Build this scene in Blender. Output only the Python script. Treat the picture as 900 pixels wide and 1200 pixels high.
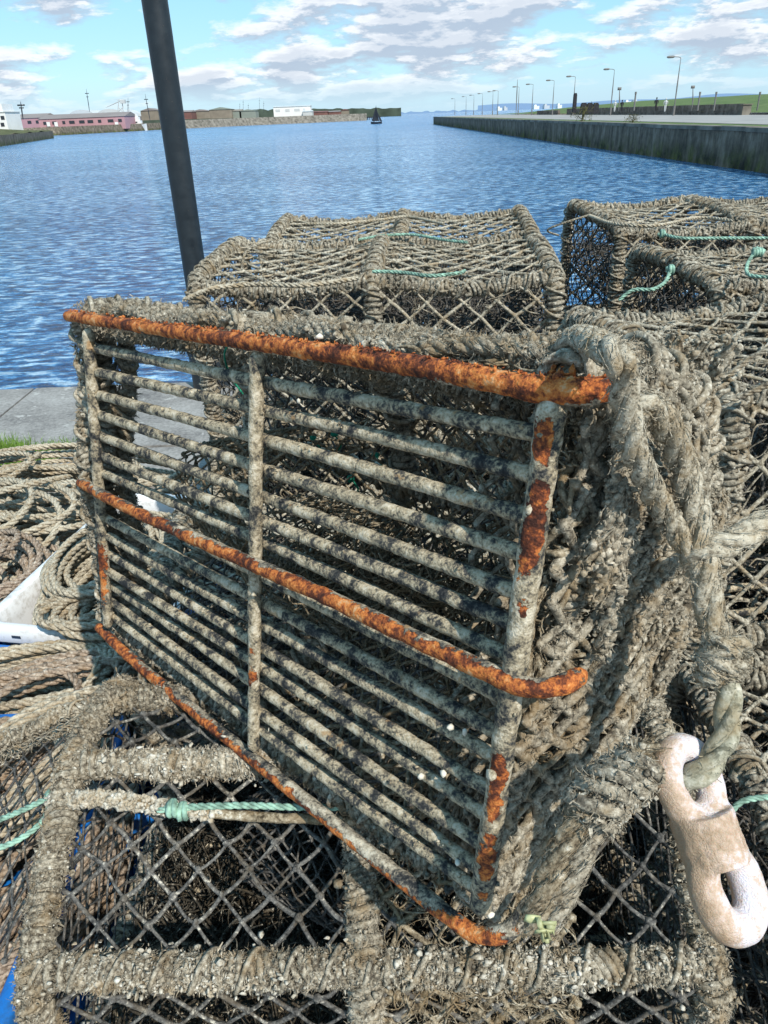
import bpy, math, random
import numpy as np
rng = np.random.default_rng(7)
random.seed(7)
SC = bpy.context.scene
for o in list(bpy.data.objects): bpy.data.objects.remove(o)
R_ = math.radians
# ------------------------------------------------------------------ camera
FPX = 870.0; CH = 1.62
PITCH = math.atan(466 / FPX); ROLL = R_(2.2)
_f = np.array([0, math.cos(PITCH), -math.sin(PITCH)]); _r0 = np.array([1.0, 0, 0]); _u0 = np.cross(_r0, _f)
_r = math.cos(ROLL) * _r0 - math.sin(ROLL) * _u0; _u = math.sin(ROLL) * _r0 + math.cos(ROLL) * _u0
CAM = np.array([0, 0, CH])
from mathutils import Matrix, Vector
cd = bpy.data.cameras.new('camera'); cam = bpy.data.objects.new('camera', cd); SC.collection.objects.link(cam)
cam.matrix_world = Matrix(((_r[0], _u[0], -_f[0], 0), (_r[1], _u[1], -_f[1], 0), (_r[2], _u[2], -_f[2], CH), (0, 0, 0, 1)))
cd.sensor_fit = 'VERTICAL'; cd.sensor_height = 36.0; cd.lens = 36.0 * FPX / 1200; cd.clip_start = 0.02; cd.clip_end = 60000
SC.camera = cam
SC.view_settings.view_transform = 'Standard'; SC.view_settings.look = 'None'
SC.view_settings.exposure = 0.62; SC.view_settings.gamma = 1.0; SC.view_settings.use_curve_mapping = False
SC.cycles.max_bounces = 6; SC.cycles.diffuse_bounces = 3; SC.cycles.glossy_bounces = 3; SC.cycles.use_denoising = True
SC.cycles.caustics_reflective = False; SC.cycles.caustics_refractive = False

def ray(px, py): return (_f * FPX + _r * (px - 450) - _u * (py - 600)) / FPX      # where a line of sight goes
def at_z(px, py, z): d = ray(px, py); return CAM + d * ((z - CH) / d[2])
def at_y(px, py, y): d = ray(px, py); return CAM + d * (y / d[1])
def at_d(px, py, dep): return CAM + ray(px, py) * dep
def at_plane(px, py, P, n): d = ray(px, py); return CAM + d * (np.dot(P - CAM, n) / np.dot(d, n))

# ------------------------------------------------------------------ sun and sky
SUN_AZ, SUN_EL = 148.0, 47.0       # azimuth clockwise from +Y
az, el = R_(SUN_AZ), R_(SUN_EL)
sd = Vector((math.sin(az) * math.cos(el), math.cos(az) * math.cos(el), math.sin(el)))
sl = bpy.data.lights.new('sun', 'SUN'); sl.energy = 3.4; sl.angle = R_(0.6); sl.color = (1.0, 0.94, 0.84)
so = bpy.data.objects.new('sun', sl); SC.collection.objects.link(so); so.rotation_euler = sd.to_track_quat('Z', 'Y').to_euler()
W = bpy.data.worlds.new('World'); SC.world = W; W.use_nodes = True
nt = W.node_tree; nt.nodes.clear()
class NG:
    """small node-graph helper"""
    def __init__(s, nt): s.nt = nt
    def n(s, typ, ins=None, **kw):
        nd = s.nt.nodes.new(typ)
        for k, v in kw.items(): setattr(nd, k, v)
        for k, v in (ins or {}).items():
            if isinstance(v, bpy.types.NodeSocket): s.nt.links.new(v, nd.inputs[k])
            else: nd.inputs[k].default_value = v
        return nd
    def math(s, op, a, b=None, clamp=False):
        ins = {0: a}
        if b is not None: ins[1] = b
        return s.n('ShaderNodeMath', ins, operation=op, use_clamp=clamp).outputs[0]
    def noise(s, vec, scale, detail=4, rough=0.55, dist=0.0):
        return s.n('ShaderNodeTexNoise', {'Vector': vec, 'Scale': scale, 'Detail': detail, 'Roughness': rough, 'Distortion': dist}).outputs[0]
    def ramp(s, fac, stops, interp='LINEAR'):
        nd = s.n('ShaderNodeValToRGB', {0: fac}); cr = nd.color_ramp; cr.interpolation = interp
        while len(cr.elements) < len(stops): cr.elements.new(0.5)
        for e, (p, c) in zip(cr.elements, stops):
            e.position = p; e.color = (c, c, c, 1) if not hasattr(c, '__len__') else (*c[:3], 1)
        return nd.outputs[0]
    def mix(s, fac, a, b, blend='MIX'):
        nd = s.n('ShaderNodeMix', data_type='RGBA', blend_type=blend)
        for sock, v in ((nd.inputs[0], fac), (nd.inputs[6], a), (nd.inputs[7], b)):
            if isinstance(v, bpy.types.NodeSocket): s.nt.links.new(v, sock)
            else: sock.default_value = v if not hasattr(v, '__len__') else (*v[:3], 1)
        return nd.outputs[2]
    def maprange(s, v, a, b, c=0, d=1):
        return s.n('ShaderNodeMapRange', {0: v, 1: a, 2: b, 3: c, 4: d}).outputs[0]
g = NG(nt)
sky = g.n('ShaderNodeTexSky', sky_type='NISHITA'); sky.sun_disc = False; sky.sun_elevation = el; sky.sun_rotation = az
sky.air_density = 1.0; sky.dust_density = 0.4; sky.ozone_density = 1.6
tc = g.n('ShaderNodeTexCoord').outputs['Generated']
sx = g.n('ShaderNodeSeparateXYZ', {0: tc})
X, Y, Z = sx.outputs
azim = g.math('ARCTAN2', X, Y)
elev = g.math('ARCSINE', Z)
def cloud(elsh):
    e = g.math('ADD', elev, elsh)
    cc = g.n('ShaderNodeCombineXYZ', {0: azim, 1: g.math('MULTIPLY', g.math('POWER', g.math('MAXIMUM', g.math('ADD', e, 0.01), 0.0), 0.8), 2.6), 2: 1.7}).outputs[0]
    big = g.noise(cc, 5.5, 2, 0.5)
    fine = g.noise(cc, 14.0, 9, 0.60, 0.1)
    return g.math('ADD', g.math('MULTIPLY', big, 0.50), g.math('MULTIPLY', fine, 0.50))
c0, c1 = cloud(0.0), cloud(0.0075)
dens = g.maprange(c0, 0.442, 0.53)
lit = g.maprange(g.math('SUBTRACT', c0, c1), -0.016, 0.030)     # cloud tops, where it thins out upward, are sunlit
body = g.maprange(c0, 0.51, 0.60)
ccol = g.mix(lit, (0.42, 0.50, 0.61), (0.90, 0.91, 0.93))
ccol = g.mix(g.math('MULTIPLY', body, 0.55), ccol, (0.38, 0.45, 0.57))
up = g.maprange(Z, 0.0, 0.04)
skyc = g.mix(0.60, sky.outputs[0], (1.75, 4.7, 6.9))
bg1 = g.n('ShaderNodeBackground', {'Color': skyc, 'Strength': 0.105})
bg2 = g.n('ShaderNodeBackground', {'Color': ccol, 'Strength': 0.80})
haze = g.n('ShaderNodeBackground', {'Color': (0.50, 0.66, 0.80, 1), 'Strength': 0.78})
high = g.maprange(Z, 0.55, 0.25)
m1 = g.n('ShaderNodeMixShader', {0: g.math('MULTIPLY', g.math('MULTIPLY', dens, 0.93), g.math('MULTIPLY', high, up)), 1: bg1.outputs[0], 2: bg2.outputs[0]})
m2 = g.n('ShaderNodeMixShader', {0: g.maprange(Z, 0.045, -0.005, 0.0, 0.5), 1: m1.outputs[0], 2: haze.outputs[0]})
out = g.n('ShaderNodeOutputWorld'); nt.links.new(m2.outputs[0], out.inputs[0])

# ------------------------------------------------------------------ numpy noise
_perm = rng.random((64, 64, 64)).astype(np.float32)
def vnoise(P):
    P = np.asarray(P, np.float64); i = np.floor(P).astype(int); f = P - i; f = f * f * (3 - 2 * f); i &= 63; j = (i + 1) & 63
    x0, y0, z0 = i.T; x1, y1, z1 = j.T; fx, fy, fz = f.T
    l = lambda a, b, t: a + (b - a) * t
    return l(l(l(_perm[x0, y0, z0], _perm[x1, y0, z0], fx), l(_perm[x0, y1, z0], _perm[x1, y1, z0], fx), fy),
             l(l(_perm[x0, y0, z1], _perm[x1, y0, z1], fx), l(_perm[x0, y1, z1], _perm[x1, y1, z1], fx), fy), fz) * 2 - 1
def fbm(P, scale, octv=3):
    P = np.asarray(P) * scale; o = 0; a = 1
    for k in range(octv): o = o + a * vnoise(P + 11.3 * k); P = P * 2.03; a *= 0.5
    return o / 1.75

# ------------------------------------------------------------------ mesh collector
class MB:
    def __init__(s): s.v = []; s.q = []; s.t = []; s.qm = []; s.tm = []; s.a = []; s.nv = 0
    def add(s, v, quads=None, tris=None, mat=0, attr=None):
        v = np.asarray(v, float).reshape(-1, 3)
        if quads is not None and len(quads): s.q.append(np.asarray(quads) + s.nv); s.qm.append(np.full(len(quads), mat))
        if tris is not None and len(tris): s.t.append(np.asarray(tris) + s.nv); s.tm.append(np.full(len(tris), mat))
        s.v.append(v); s.a.append(np.zeros(len(v)) if attr is None else np.broadcast_to(attr, (len(v),))); s.nv += len(v)
    def box(s, c, size, rz=0.0, mat=0, taper=0.0):
        x, y, z = np.array(size) / 2.0
        v = np.array([[sx_ * x * (1 - taper * (sz > 0)), sy * y * (1 - taper * (sz > 0)), sz * z] for sx_ in (-1, 1) for sy in (-1, 1) for sz in (-1, 1)])
        c_, s_ = math.cos(rz), math.sin(rz)
        v = np.c_[v[:, 0] * c_ - v[:, 1] * s_, v[:, 0] * s_ + v[:, 1] * c_, v[:, 2]] + np.array(c)
        s.add(v, quads=[[0, 1, 3, 2], [4, 6, 7, 5], [0, 4, 5, 1], [2, 3, 7, 6], [0, 2, 6, 4], [1, 5, 7, 3]], mat=mat)
    def mesh(s, name, origin=(0, 0, 0), smooth=True):
        me = bpy.data.meshes.new(name); V = (np.concatenate(s.v) - np.array(origin)).astype(np.float32)
        Q = np.concatenate(s.q) if s.q else np.zeros((0, 4), int); T = np.concatenate(s.t) if s.t else np.zeros((0, 3), int)
        me.vertices.add(len(V)); me.vertices.foreach_set('co', V.ravel())
        me.loops.add(Q.size + T.size); me.loops.foreach_set('vertex_index', np.r_[Q.ravel(), T.ravel()].astype(np.int32))
        me.polygons.add(len(Q) + len(T))
        me.polygons.foreach_set('loop_start', np.r_[np.arange(len(Q)) * 4, Q.size + np.arange(len(T)) * 3].astype(np.int32))
        mi = np.concatenate(s.qm + s.tm) if (s.qm or s.tm) else np.zeros(0)
        me.polygons.foreach_set('material_index', mi.astype(np.int32))
        me.polygons.foreach_set('use_smooth', np.full(len(mi), smooth))
        A = np.concatenate(s.a).astype(np.float32)
        if A.any():
            at = me.attributes.new('worn', 'FLOAT', 'POINT'); at.data.foreach_set('value', A)
        me.update(calc_edges=True); me.validate()
        return me
    def build(s, name, mats, parent=None, origin=None, smooth=True, **props):
        if origin is None: origin = WORLD0.get(parent.name, (0, 0, 0)) if parent else (0, 0, 0)
        me = s.mesh(name, origin, smooth)
        for m in (mats if isinstance(mats, (list, tuple)) else [mats]): me.materials.append(m)
        o = bpy.data.objects.new(name, me); SC.collection.objects.link(o)
        if parent: o.parent = parent; WORLD0[o.name] = origin
        else: o.location = origin
        for k, v in props.items(): o[k] = v
        return o
WORLD0 = {}
def thing(name, loc, label, cat, group=None):
    o = bpy.data.objects.new(name, None); SC.collection.objects.link(o); o.location = loc; o.empty_display_size = .1
    o['label'] = label; o['category'] = cat
    if group: o['group'] = group
    WORLD0[o.name] = tuple(loc)
    return o
def copy_tree(o, parent=None):
    c = o.copy(); SC.collection.objects.link(c)
    if parent: c.parent = parent
    for ch in [k for k in bpy.data.objects if k.parent is o]: copy_tree(ch, c)
    return c

def frames(P):
    P = np.asarray(P, float); T = np.gradient(P, axis=0); T /= np.linalg.norm(T, axis=1)[:, None] + 1e-12
    n = np.cross(T[0], (0, 0, 1.0)); 
    if np.linalg.norm(n) < .1: n = np.cross(T[0], (0, 1.0, 0))
    n /= np.linalg.norm(n); Tl = T.tolist(); N = []; nx, ny, nz = n
    for tx, ty, tz in Tl:
        d = nx * tx + ny * ty + nz * tz; nx -= d * tx; ny -= d * ty; nz -= d * tz
        l = math.sqrt(nx * nx + ny * ny + nz * nz) + 1e-12; nx /= l; ny /= l; nz /= l; N.append((nx, ny, nz))
    N = np.array(N); return T, N, np.cross(T, N)
def resample(P, step):
    P = np.asarray(P, float); d = np.r_[0, np.cumsum(np.linalg.norm(np.diff(P, axis=0), axis=1))]
    n = max(3, int(d[-1] / step) + 1); t = np.linspace(0, d[-1], n)
    return np.stack([np.interp(t, d, P[:, k]) for k in range(3)], 1)
def spline(ctrl, step=0.01):
    c = np.asarray(ctrl, float)
    if len(c) == 2: return resample(c, step)
    p = np.vstack([2 * c[0] - c[1], c, 2 * c[-1] - c[-2]]); o = []
    t = np.linspace(0, 1, 16, endpoint=False)[:, None]
    for i in range(1, len(p) - 2):
        a, b, d, e = p[i - 1], p[i], p[i + 1], p[i + 2]
        o.append(.5 * (2 * b + (d - a) * t + (2 * a - 5 * b + 4 * d - e) * t ** 2 + (3 * b - a - 3 * d + e) * t ** 3))
    o.append(c[-1:]); return resample(np.vstack(o), step)
def ring_faces(n, s, closed=False):
    i = np.arange(n - 1)[:, None] * s; j = np.arange(s)[None, :]; k = (j + 1) % s
    q = np.stack([i + j, i + k, i + s + k, i + s + j], -1).reshape(-1, 4)
    return q
def tube(mb, P, R, sides=8, amp=0, nscale=60, mat=0, attr=None, caps=True, octv=3):
    """tube along a path; amp = lumpy displacement in metres; attr = function(points, normals, u) for the worn mask"""
    P = np.asarray(P, float); T, N, B = frames(P); n = len(P)
    R = np.broadcast_to(R, (n,)).astype(float).copy()
    if caps:
        k = min(3, n // 3)
        for i, fct in zip(range(k), (0.45, 0.8, 0.95)): R[i] *= fct; R[n - 1 - i] *= fct
    a = np.linspace(0, 2 * np.pi, sides, endpoint=False)
    D = N[:, None] * np.cos(a)[None, :, None] + B[:, None] * np.sin(a)[None, :, None]
    V = P[:, None] + D * R[:, None, None]
    w = 0
    if amp:
        V = V + D * (fbm(V.reshape(-1, 3), nscale, octv).reshape(n, sides, 1) * amp)
    if attr is not None:
        w = attr(V.reshape(-1, 3), D.reshape(-1, 3))
        V = V - D * (w.reshape(n, sides, 1) * 0.0009)
    mb.add(V, quads=ring_faces(n, sides), mat=mat, attr=w if attr is not None else None)
    if caps:
        for e, idx in ((0, 0), (1, n - 1)):
            base = V[idx]; c = base.mean(0)[None]
            vv = np.vstack([base, c]); t = [[j, (j + 1) % sides, sides] for j in range(sides)]
            mb.add(vv, tris=t, mat=mat, attr=None if attr is None else float(np.mean(w.reshape(n, sides)[idx])))
def rope(mb, P, R, strands=3, lay=6.5, sides=6, jit=0.08, mat=0, q=8):
    """laid rope: strands wound round the path"""
    P = resample(P, R * lay / q); T, N, B = frames(P); n = len(P)
    s = np.r_[0, np.cumsum(np.linalg.norm(np.diff(P, axis=0), axis=1))]
    a = np.linspace(0, 2 * np.pi, sides, endpoint=False); ph0 = rng.random() * 6
    rr = 1 + jit * fbm(P, 40, 2) 
    for k in range(strands):
        ph = 2 * np.pi * s / (R * lay) + 2 * np.pi * k / strands + ph0
        C = P + (N * np.cos(ph)[:, None] + B * np.sin(ph)[:, None]) * (R * .52)
        r = R * (.54 if strands == 3 else .56) * rr
        V = C[:, None] + (N[:, None] * np.cos(a)[None, :, None] + B[:, None] * np.sin(a)[None, :, None]) * r[:, None, None]
        for q_, f_ in ((0, .45), (1, .8), (n - 1, .45), (n - 2, .8)): V[q_] = C[q_] + (V[q_] - C[q_]) * f_
        mb.add(V, quads=ring_faces(n, sides), mat=mat)
        for e_ in (V[0], V[-1]): mb.add(np.vstack([e_, e_.mean(0)[None]]), tris=[[j, (j + 1) % sides, sides] for j in range(sides)], mat=mat)
def batch_tubes(mb, S, R, sides=4, mat=0):
    """S: (n,k,3) many short paths at once"""
    n, k, _ = S.shape; T = np.gradient(S, axis=1); T /= np.linalg.norm(T, axis=2)[..., None] + 1e-12
    ref = rng.normal(size=(n, 1, 3)); N = np.cross(T, ref); N /= np.linalg.norm(N, axis=2)[..., None] + 1e-9; B = np.cross(T, N)
    a = np.linspace(0, 2 * np.pi, sides, endpoint=False)
    R = np.broadcast_to(np.asarray(R, float), (n, k)) if np.ndim(R) != 1 else np.broadcast_to(np.asarray(R)[:, None], (n, k))
    V = S[:, :, None] + (N[:, :, None] * np.cos(a)[None, None, :, None] + B[:, :, None] * np.sin(a)[None, None, :, None]) * R[:, :, None, None]
    f = ring_faces(k, sides); q = (f[None] + (np.arange(n) * k * sides)[:, None, None]).reshape(-1, 4)
    mb.add(V, quads=q, mat=mat)
_ico = None
def lumps(mb, C, R, mat=0, rough=.3, squash=None):
    """many small irregular lumps"""
    global _ico
    if _ico is None:
        import bmesh
        b = bmesh.new(); bmesh.ops.create_icosphere(b, subdivisions=1, radius=1); b.verts.ensure_lookup_table()
        _ico = (np.array([v.co[:] for v in b.verts]), np.array([[v.index for v in f.verts] for f in b.faces])); b.free()
    v, t = _ico; n = len(C); R = np.broadcast_to(R, (n,))
    S = R[:, None, None] * (1 + rough * rng.normal(size=(n, 1, 3))) * (1 + rough * .5 * rng.normal(size=(n, len(v), 1)))
    V = np.asarray(C)[:, None] + v[None] * S
    mb.add(V, tris=(t[None] + (np.arange(n) * len(v))[:, None, None]).reshape(-1, 3), mat=mat)
def fuzz(mb, C, L=(.006, .02), w=.0003, mat=0, bias=None, droop=.4, k=4):
    """loose fibres: thin curled ribbons"""
    n = len(C)
    if n == 0: return
    d = rng.normal(size=(n, 3))
    if bias is not None: d = d + bias * 1.0
    d /= np.linalg.norm(d, axis=1)[:, None]; k = 5
    l = rng.uniform(*L, n) * rng.uniform(.4, 1.0, n); P = [C]; dd = d; e = rng.normal(size=(n, 3))
    for i in range(k - 1):
        dd = dd + .55 * e + .45 * rng.normal(size=(n, 3)) - np.array([0, 0, droop * .35]); dd /= np.linalg.norm(dd, axis=1)[:, None]
        P.append(P[-1] + dd * (l / (k - 1))[:, None])
    P = np.stack(P, 1); t = np.linspace(0, 1, k)[None, :, None]
    s = np.cross(d, e); s /= np.linalg.norm(s, axis=1)[:, None] + 1e-9
    ww = w * (1.2 - .7 * t) * rng.uniform(.6, 1.4, (n, 1, 1))
    V = np.concatenate([P - s[:, None] * ww, P + s[:, None] * ww], 1)
    f = np.array([[i, i + 1, k + i + 1, k + i] for i in range(k - 1)])
    mb.add(V, quads=(f[None] + (np.arange(n) * 2 * k)[:, None, None]).reshape(-1, 4), mat=mat)

def yarn(mb, P, R, n, L=(.005, .015), w=.00042, mat=0, lay=.45):
    n = int(n * .22)
    """loose yarns lying along a rope, following its strands"""
    T, N, B = frames(P); i = rng.integers(0, len(P), n); a = rng.uniform(0, 6.283, n); D = N[i] * np.cos(a)[:, None] + B[i] * np.sin(a)[:, None]
    S_ = -N[i] * np.sin(a)[:, None] + B[i] * np.cos(a)[:, None]; k = 6; l = rng.uniform(*L, n); t = np.linspace(0, 1, k)[None, :, None]
    d = T[i] + S_ * lay; bow = rng.uniform(-.05, .10, (n, 1, 1)); end = rng.uniform(0, .5, (n, 1, 1)) * (rng.random((n, 1, 1)) < .2)
    Q = P[i][:, None] + D[:, None] * R * 1.0 + d[:, None] * (t - .5) * l[:, None, None] - D[:, None] * (lay * (t - .5) * l[:, None, None]) ** 2 / R * .5 + D[:, None] * (bow * 4 * t * (1 - t) + end * t ** 3) * l[:, None, None] + rng.normal(size=(n, k, 3)) * .0003
    batch_tubes(mb, Q, rng.uniform(.5, 1.3, n)[:, None] * w * np.ones((1, k)), 3, mat)

def wrap(mb, P, core=.008, rr=.0055, pitch=.0125, nf=1500, nb=200, fm=0, bm=1, strands=1, out=1.0, flen=(.006, .02), messy=1.0, fw=.0003, loose=True, lump=1.0):
    """a bar served with rope: lumpy core, helical turns, loose turns, fibres, barnacles"""
    P = resample(P, .004); T, N, B = frames(P); s = np.r_[0, np.cumsum(np.linalg.norm(np.diff(P, axis=0), axis=1))]; Lt = s[-1]
    tube(mb, P[::2], core + .35 * rr, 10, amp=.004, nscale=70, mat=fm)
    # turns
    n = int(Lt / pitch * 12); u = np.linspace(0, Lt, n)
    k = rng.uniform(0, 50)
    turns = u / pitch + .5 * messy * fbm(np.c_[u * 14, u * 0 + k, u * 0], 1, 2)
    rad = core + rr * .8 + rr * .55 * messy * fbm(np.c_[u * 45, u * 0 + k, u * 0 + 3], 1, 2)
    uu = np.clip(u + .006 * messy * fbm(np.c_[u * 60, u * 0, u * 0 + k], 1, 2) + .011 * messy * fbm(np.c_[u * 9, u * 0 + 5, u * 0 + k], 1, 2) * np.sin(turns * 2 * np.pi + 6 * fbm(np.c_[u * 5, u * 0 + 8, u * 0 + k], 1, 2)), 0, Lt)
    I = lambda A: np.stack([np.interp(uu, s, A[:, j]) for j in range(3)], 1)
    ph = turns * 2 * np.pi
    H = I(P) + (I(N) * np.cos(ph)[:, None] + I(B) * np.sin(ph)[:, None]) * rad[:, None]
    if strands == 1: tube(mb, H, rr * (1 + .25 * fbm(H, 90, 2)), 6, mat=fm, amp=.0016, nscale=260, octv=2)
    else: rope(mb, H, rr, 3, 8.5, 5, q=7)
    # a second loose pass, coarse
    n2 = max(8, int(Lt / .05 * 10)) if loose else 8; u2 = np.linspace(0, Lt, n2); ph2 = -u2 / .05 * 2 * np.pi + 3 * fbm(np.c_[u2 * 10, u2 * 0 + k, u2 * 0 + 7], 1, 2)
    J = lambda A: np.stack([np.interp(u2, s, A[:, j]) for j in range(3)], 1)
    H2 = J(P) + (J(N) * np.cos(ph2)[:, None] + J(B) * np.sin(ph2)[:, None]) * (core + rr * (1.9 + .6 * rng.random(n2)))[:, None]
    if loose: tube(mb, spline(H2, .004), rr * .75, 5, mat=fm, amp=.001, nscale=200, octv=2)
    # fibres + growth
    def surf(m, extra=0):
        i = rng.integers(0, len(P), m); a = rng.uniform(0, 2 * np.pi, m)
        keep = fbm(P[i] + 3, 14, 2) + rng.normal(size=m) * .3 > -.25
        i, a = i[keep], a[keep]
        D = N[i] * np.cos(a)[:, None] + B[i] * np.sin(a)[:, None]
        return P[i] + D * (core + rr * 1.5 * rng.uniform(.8, 1.1, len(i)) + extra)[:, None] + T[i] * rng.uniform(-.003, .003, len(i))[:, None], D
    c, D = surf(nf); fuzz(mb, c, flen, fw, mat=fm, bias=D * out)
    c, D = surf(int(nf * .6)); fuzz(mb, c, (flen[0] * .7, flen[1] * .8), fw * 3.2, mat=fm, bias=D * .25)
    c, D = surf(nb * 3); ck = fbm(c, 28, 2) > .12; c = c[ck] + rng.normal(size=(int(ck.sum()), 3)) * .0012; lumps(mb, c, rng.uniform(.0006, .0021, len(c)), mat=bm, rough=.55)
    c, D = surf(int(nb * 5 * lump)); ck = fbm(c + 9, 22, 2) > -.05; c = c[ck]; lumps(mb, c, rng.uniform(.0014, .0030 + .0025 * (lump >= 1), len(c)), mat=fm, rough=.45)
    if lump < 1:
        c, D = surf(int(nf * .9)); fuzz(mb, c - D * .001, (.006, .014), .00062, mat=fm, bias=D * .05)

def net(mb, S, U, V, cell=.055, R=.0018, jit=.004, mat=0, knots=True, sag=0.0, sides=4, kr=2.0, skip=0.0, bend=.02):
    """diamond net over S(u,v) (arrays, metres) for u in 0..U, v in 0..V"""
    nu = max(2, int(round(U / cell))); nv = max(2, int(round(V / (cell * .5)))); du = U / nu; dv = V / nv
    j = np.arange(nv + 1); nodes = {}
    ii, jj = np.meshgrid(np.arange(nu + 1), j, indexing='ij')
    u = (ii + (jj % 2) * .5) * du; v = jj * dv + 0.0 * ii
    ju = u + rng.normal(size=u.shape) * jit; jv = v + rng.normal(size=u.shape) * jit
    ok = (u <= U + 1e-6)
    segs = []
    for dj in (1,):
        for a in range(nu + 1):
            for b in range(nv):
                if not ok[a, b]: continue
                for c in ((a, a + 1) if b % 2 else (a - 1, a)):
                    if 0 <= c <= nu and ok[c, b + 1] and rng.random() >= skip: segs.append((a, b, c, b + 1))
    sg = np.array(segs); n = len(sg); k = 5; t = np.linspace(0, 1, k)[None]
    u0, v0 = ju[sg[:, 0], sg[:, 1]], jv[sg[:, 0], sg[:, 1]]; u1, v1 = ju[sg[:, 2], sg[:, 3]], jv[sg[:, 2], sg[:, 3]]
    uu = u0[:, None] + (u1 - u0)[:, None] * t; vv = v0[:, None] + (v1 - v0)[:, None] * t
    b = rng.normal(size=(n, 2)) * cell * bend ; w = 4 * t * (1 - t)
    P = S(np.clip(uu + b[:, :1] * w, 0, U).ravel(), np.clip(vv + b[:, 1:] * w, 0, V).ravel()).reshape(n, k, 3)
    P[:, :, 2] -= sag * w
    batch_tubes(mb, P, R * (1 + .2 * rng.normal(size=n).clip(-1, 1)), sides, mat)
    if knots:
        kk = ok.ravel(); K = S(np.clip(ju.ravel()[kk], 0, U), np.clip(jv.ravel()[kk], 0, V)); lumps(mb, K, R * kr, mat, .22)
    return P
def tangle(mb, S, U, V, n, L=(.03, .09), R=(.0012, .0028), dirv=(0, 1), spread=.6, lift=.012, mat=0, k=9, sides=4, curl=1.0):
    """weedy, matted strands lying on a surface"""
    u = rng.uniform(0, U, n); v = rng.uniform(0, V, n); th = np.arctan2(dirv[1], dirv[0]) + rng.normal(size=n) * spread
    l = rng.uniform(*L, n); t = np.linspace(0, 1, k)[None]
    ph = rng.uniform(0, 6.3, (n, 2)); fr = rng.uniform(2, 7, (n, 2)); am = curl * rng.uniform(.05, .22, n)[:, None] * l[:, None]
    cu = l[:, None] * (t - .5); cv = am * np.sin(fr[:, :1] * t + ph[:, :1])
    uu = u[:, None] + cu * np.cos(th)[:, None] - cv * np.sin(th)[:, None]; vv = v[:, None] + cu * np.sin(th)[:, None] + cv * np.cos(th)[:, None]
    h = lift * (rng.random((n, 1)) + .5 * np.sin(fr[:, 1:] * t + ph[:, 1:]))
    P = S(np.clip(uu, 0, U).ravel(), np.clip(vv, 0, V).ravel(), h.ravel()).reshape(n, k, 3)
    r = rng.uniform(*R, n)[:, None] * (.55 + .45 * np.sin(np.pi * t)) 
    batch_tubes(mb, P, r, sides, mat)
    return P

# ------------------------------------------------------------------ materials
def material(name, fn, rough=.9, spec=.3):
    m = bpy.data.materials.new(name); m.use_nodes = True; nt = m.node_tree; nt.nodes.clear(); g = NG(nt)
    o = g.n('ShaderNodeOutputMaterial'); b = g.n('ShaderNodeBsdfPrincipled', {'Roughness': rough, 'Specular IOR Level': spec}); nt.links.new(b.outputs[0], o.inputs[0])
    pos = g.n('ShaderNodeTexCoord').outputs['Object']
    r = fn(g, pos, b)
    for k, v in r.items():
        if k == 'bump':
            bn = g.n('ShaderNodeBump', {'Strength': v[1], 'Distance': v[2], 'Height': v[0]}); nt.links.new(bn.outputs[0], b.inputs['Normal'])
        elif isinstance(v, bpy.types.NodeSocket): nt.links.new(v, b.inputs[k])
        else: b.inputs[k].default_value = (*v, 1) if hasattr(v, '__len__') and len(v) == 3 else v
    return m
def plain(name, c, rough=.7, spec=.3, var=.15, scale=8, metal=0, bumpd=0.0, bs=60):
    def fn(g, p, b):
        n = g.noise(p, scale, 5); a = tuple(x * (1 - var) for x in c); d = tuple(min(1, x * (1 + var)) for x in c)
        r = {'Base Color': g.ramp(n, [(.3, a), (.7, d)]), 'Metallic': metal}
        if bumpd: r['bump'] = (g.noise(p, bs, 4), .6, bumpd)
        return r
    return material(name, fn, rough, spec)
def foul(name, dark, mid, light, pale=(.62, .58, .48), sc=1.0, speck=.66, bump=.0022, big=7):
    def fn(g, p, b):
        n1 = g.noise(p, 150 * sc, 7, .72); n2 = g.noise(p, big * sc, 4, .6); n3 = g.noise(p, 430 * sc, 3, .6)
        f = g.math('ADD', g.math('MULTIPLY', n1, .76), g.math('MULTIPLY', n2, .24))
        col = g.ramp(f, [(.38, dark), (.47, mid), (.56, light), (.64, pale)])
        col = g.mix(g.ramp(n3, [(speck, 0.0), (speck + .05, 1.0)]), col, pale)
        brown = tuple(x * y for x, y in zip(light, (.62, .50, .36)))
        col = g.mix(g.ramp(g.noise(p, 26 * sc, 5, .65), [(.50, 0.0), (.62, .62)]), col, brown)
        col = g.mix(g.ramp(g.noise(p, 60 * sc, 6, .7, .6), [(.565, 0.0), (.63, .75)]), col, tuple(x * .9 for x in dark))
        h = g.math('ADD', n1, g.math('MULTIPLY', n3, .5))
        return {'Base Color': col, 'bump': (h, .9, bump)}
    return material(name, fn, .95, .15)
M = {}
M['rope_foul'] = foul('fouled_rope', (.06, .05, .038), (.24, .21, .158), (.43, .385, .30), pale=(.66, .62, .52))
M['rope_back'] = foul('fouled_rope_weathered', (.05, .043, .034), (.205, .18, .137), (.39, .355, .28))
M['rope_brown'] = foul('fouled_rope_brown', (.045, .034, .021), (.19, .152, .10), (.36, .305, .215), speck=.68)
M['rope_thick'] = foul('thick_pale_rope', (.09, .075, .052), (.36, .315, .235), (.53, .485, .385), bump=.0022, sc=1.5, pale=(.60, .56, .46))
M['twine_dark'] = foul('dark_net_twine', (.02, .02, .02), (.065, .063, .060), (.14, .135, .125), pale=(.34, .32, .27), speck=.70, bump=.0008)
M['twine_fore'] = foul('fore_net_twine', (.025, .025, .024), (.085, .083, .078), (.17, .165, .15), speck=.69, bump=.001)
M['twine_mid'] = foul('grey_net_twine', (.05, .047, .04), (.15, .14, .12), (.30, .28, .235), speck=.66, bump=.001)
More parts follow.
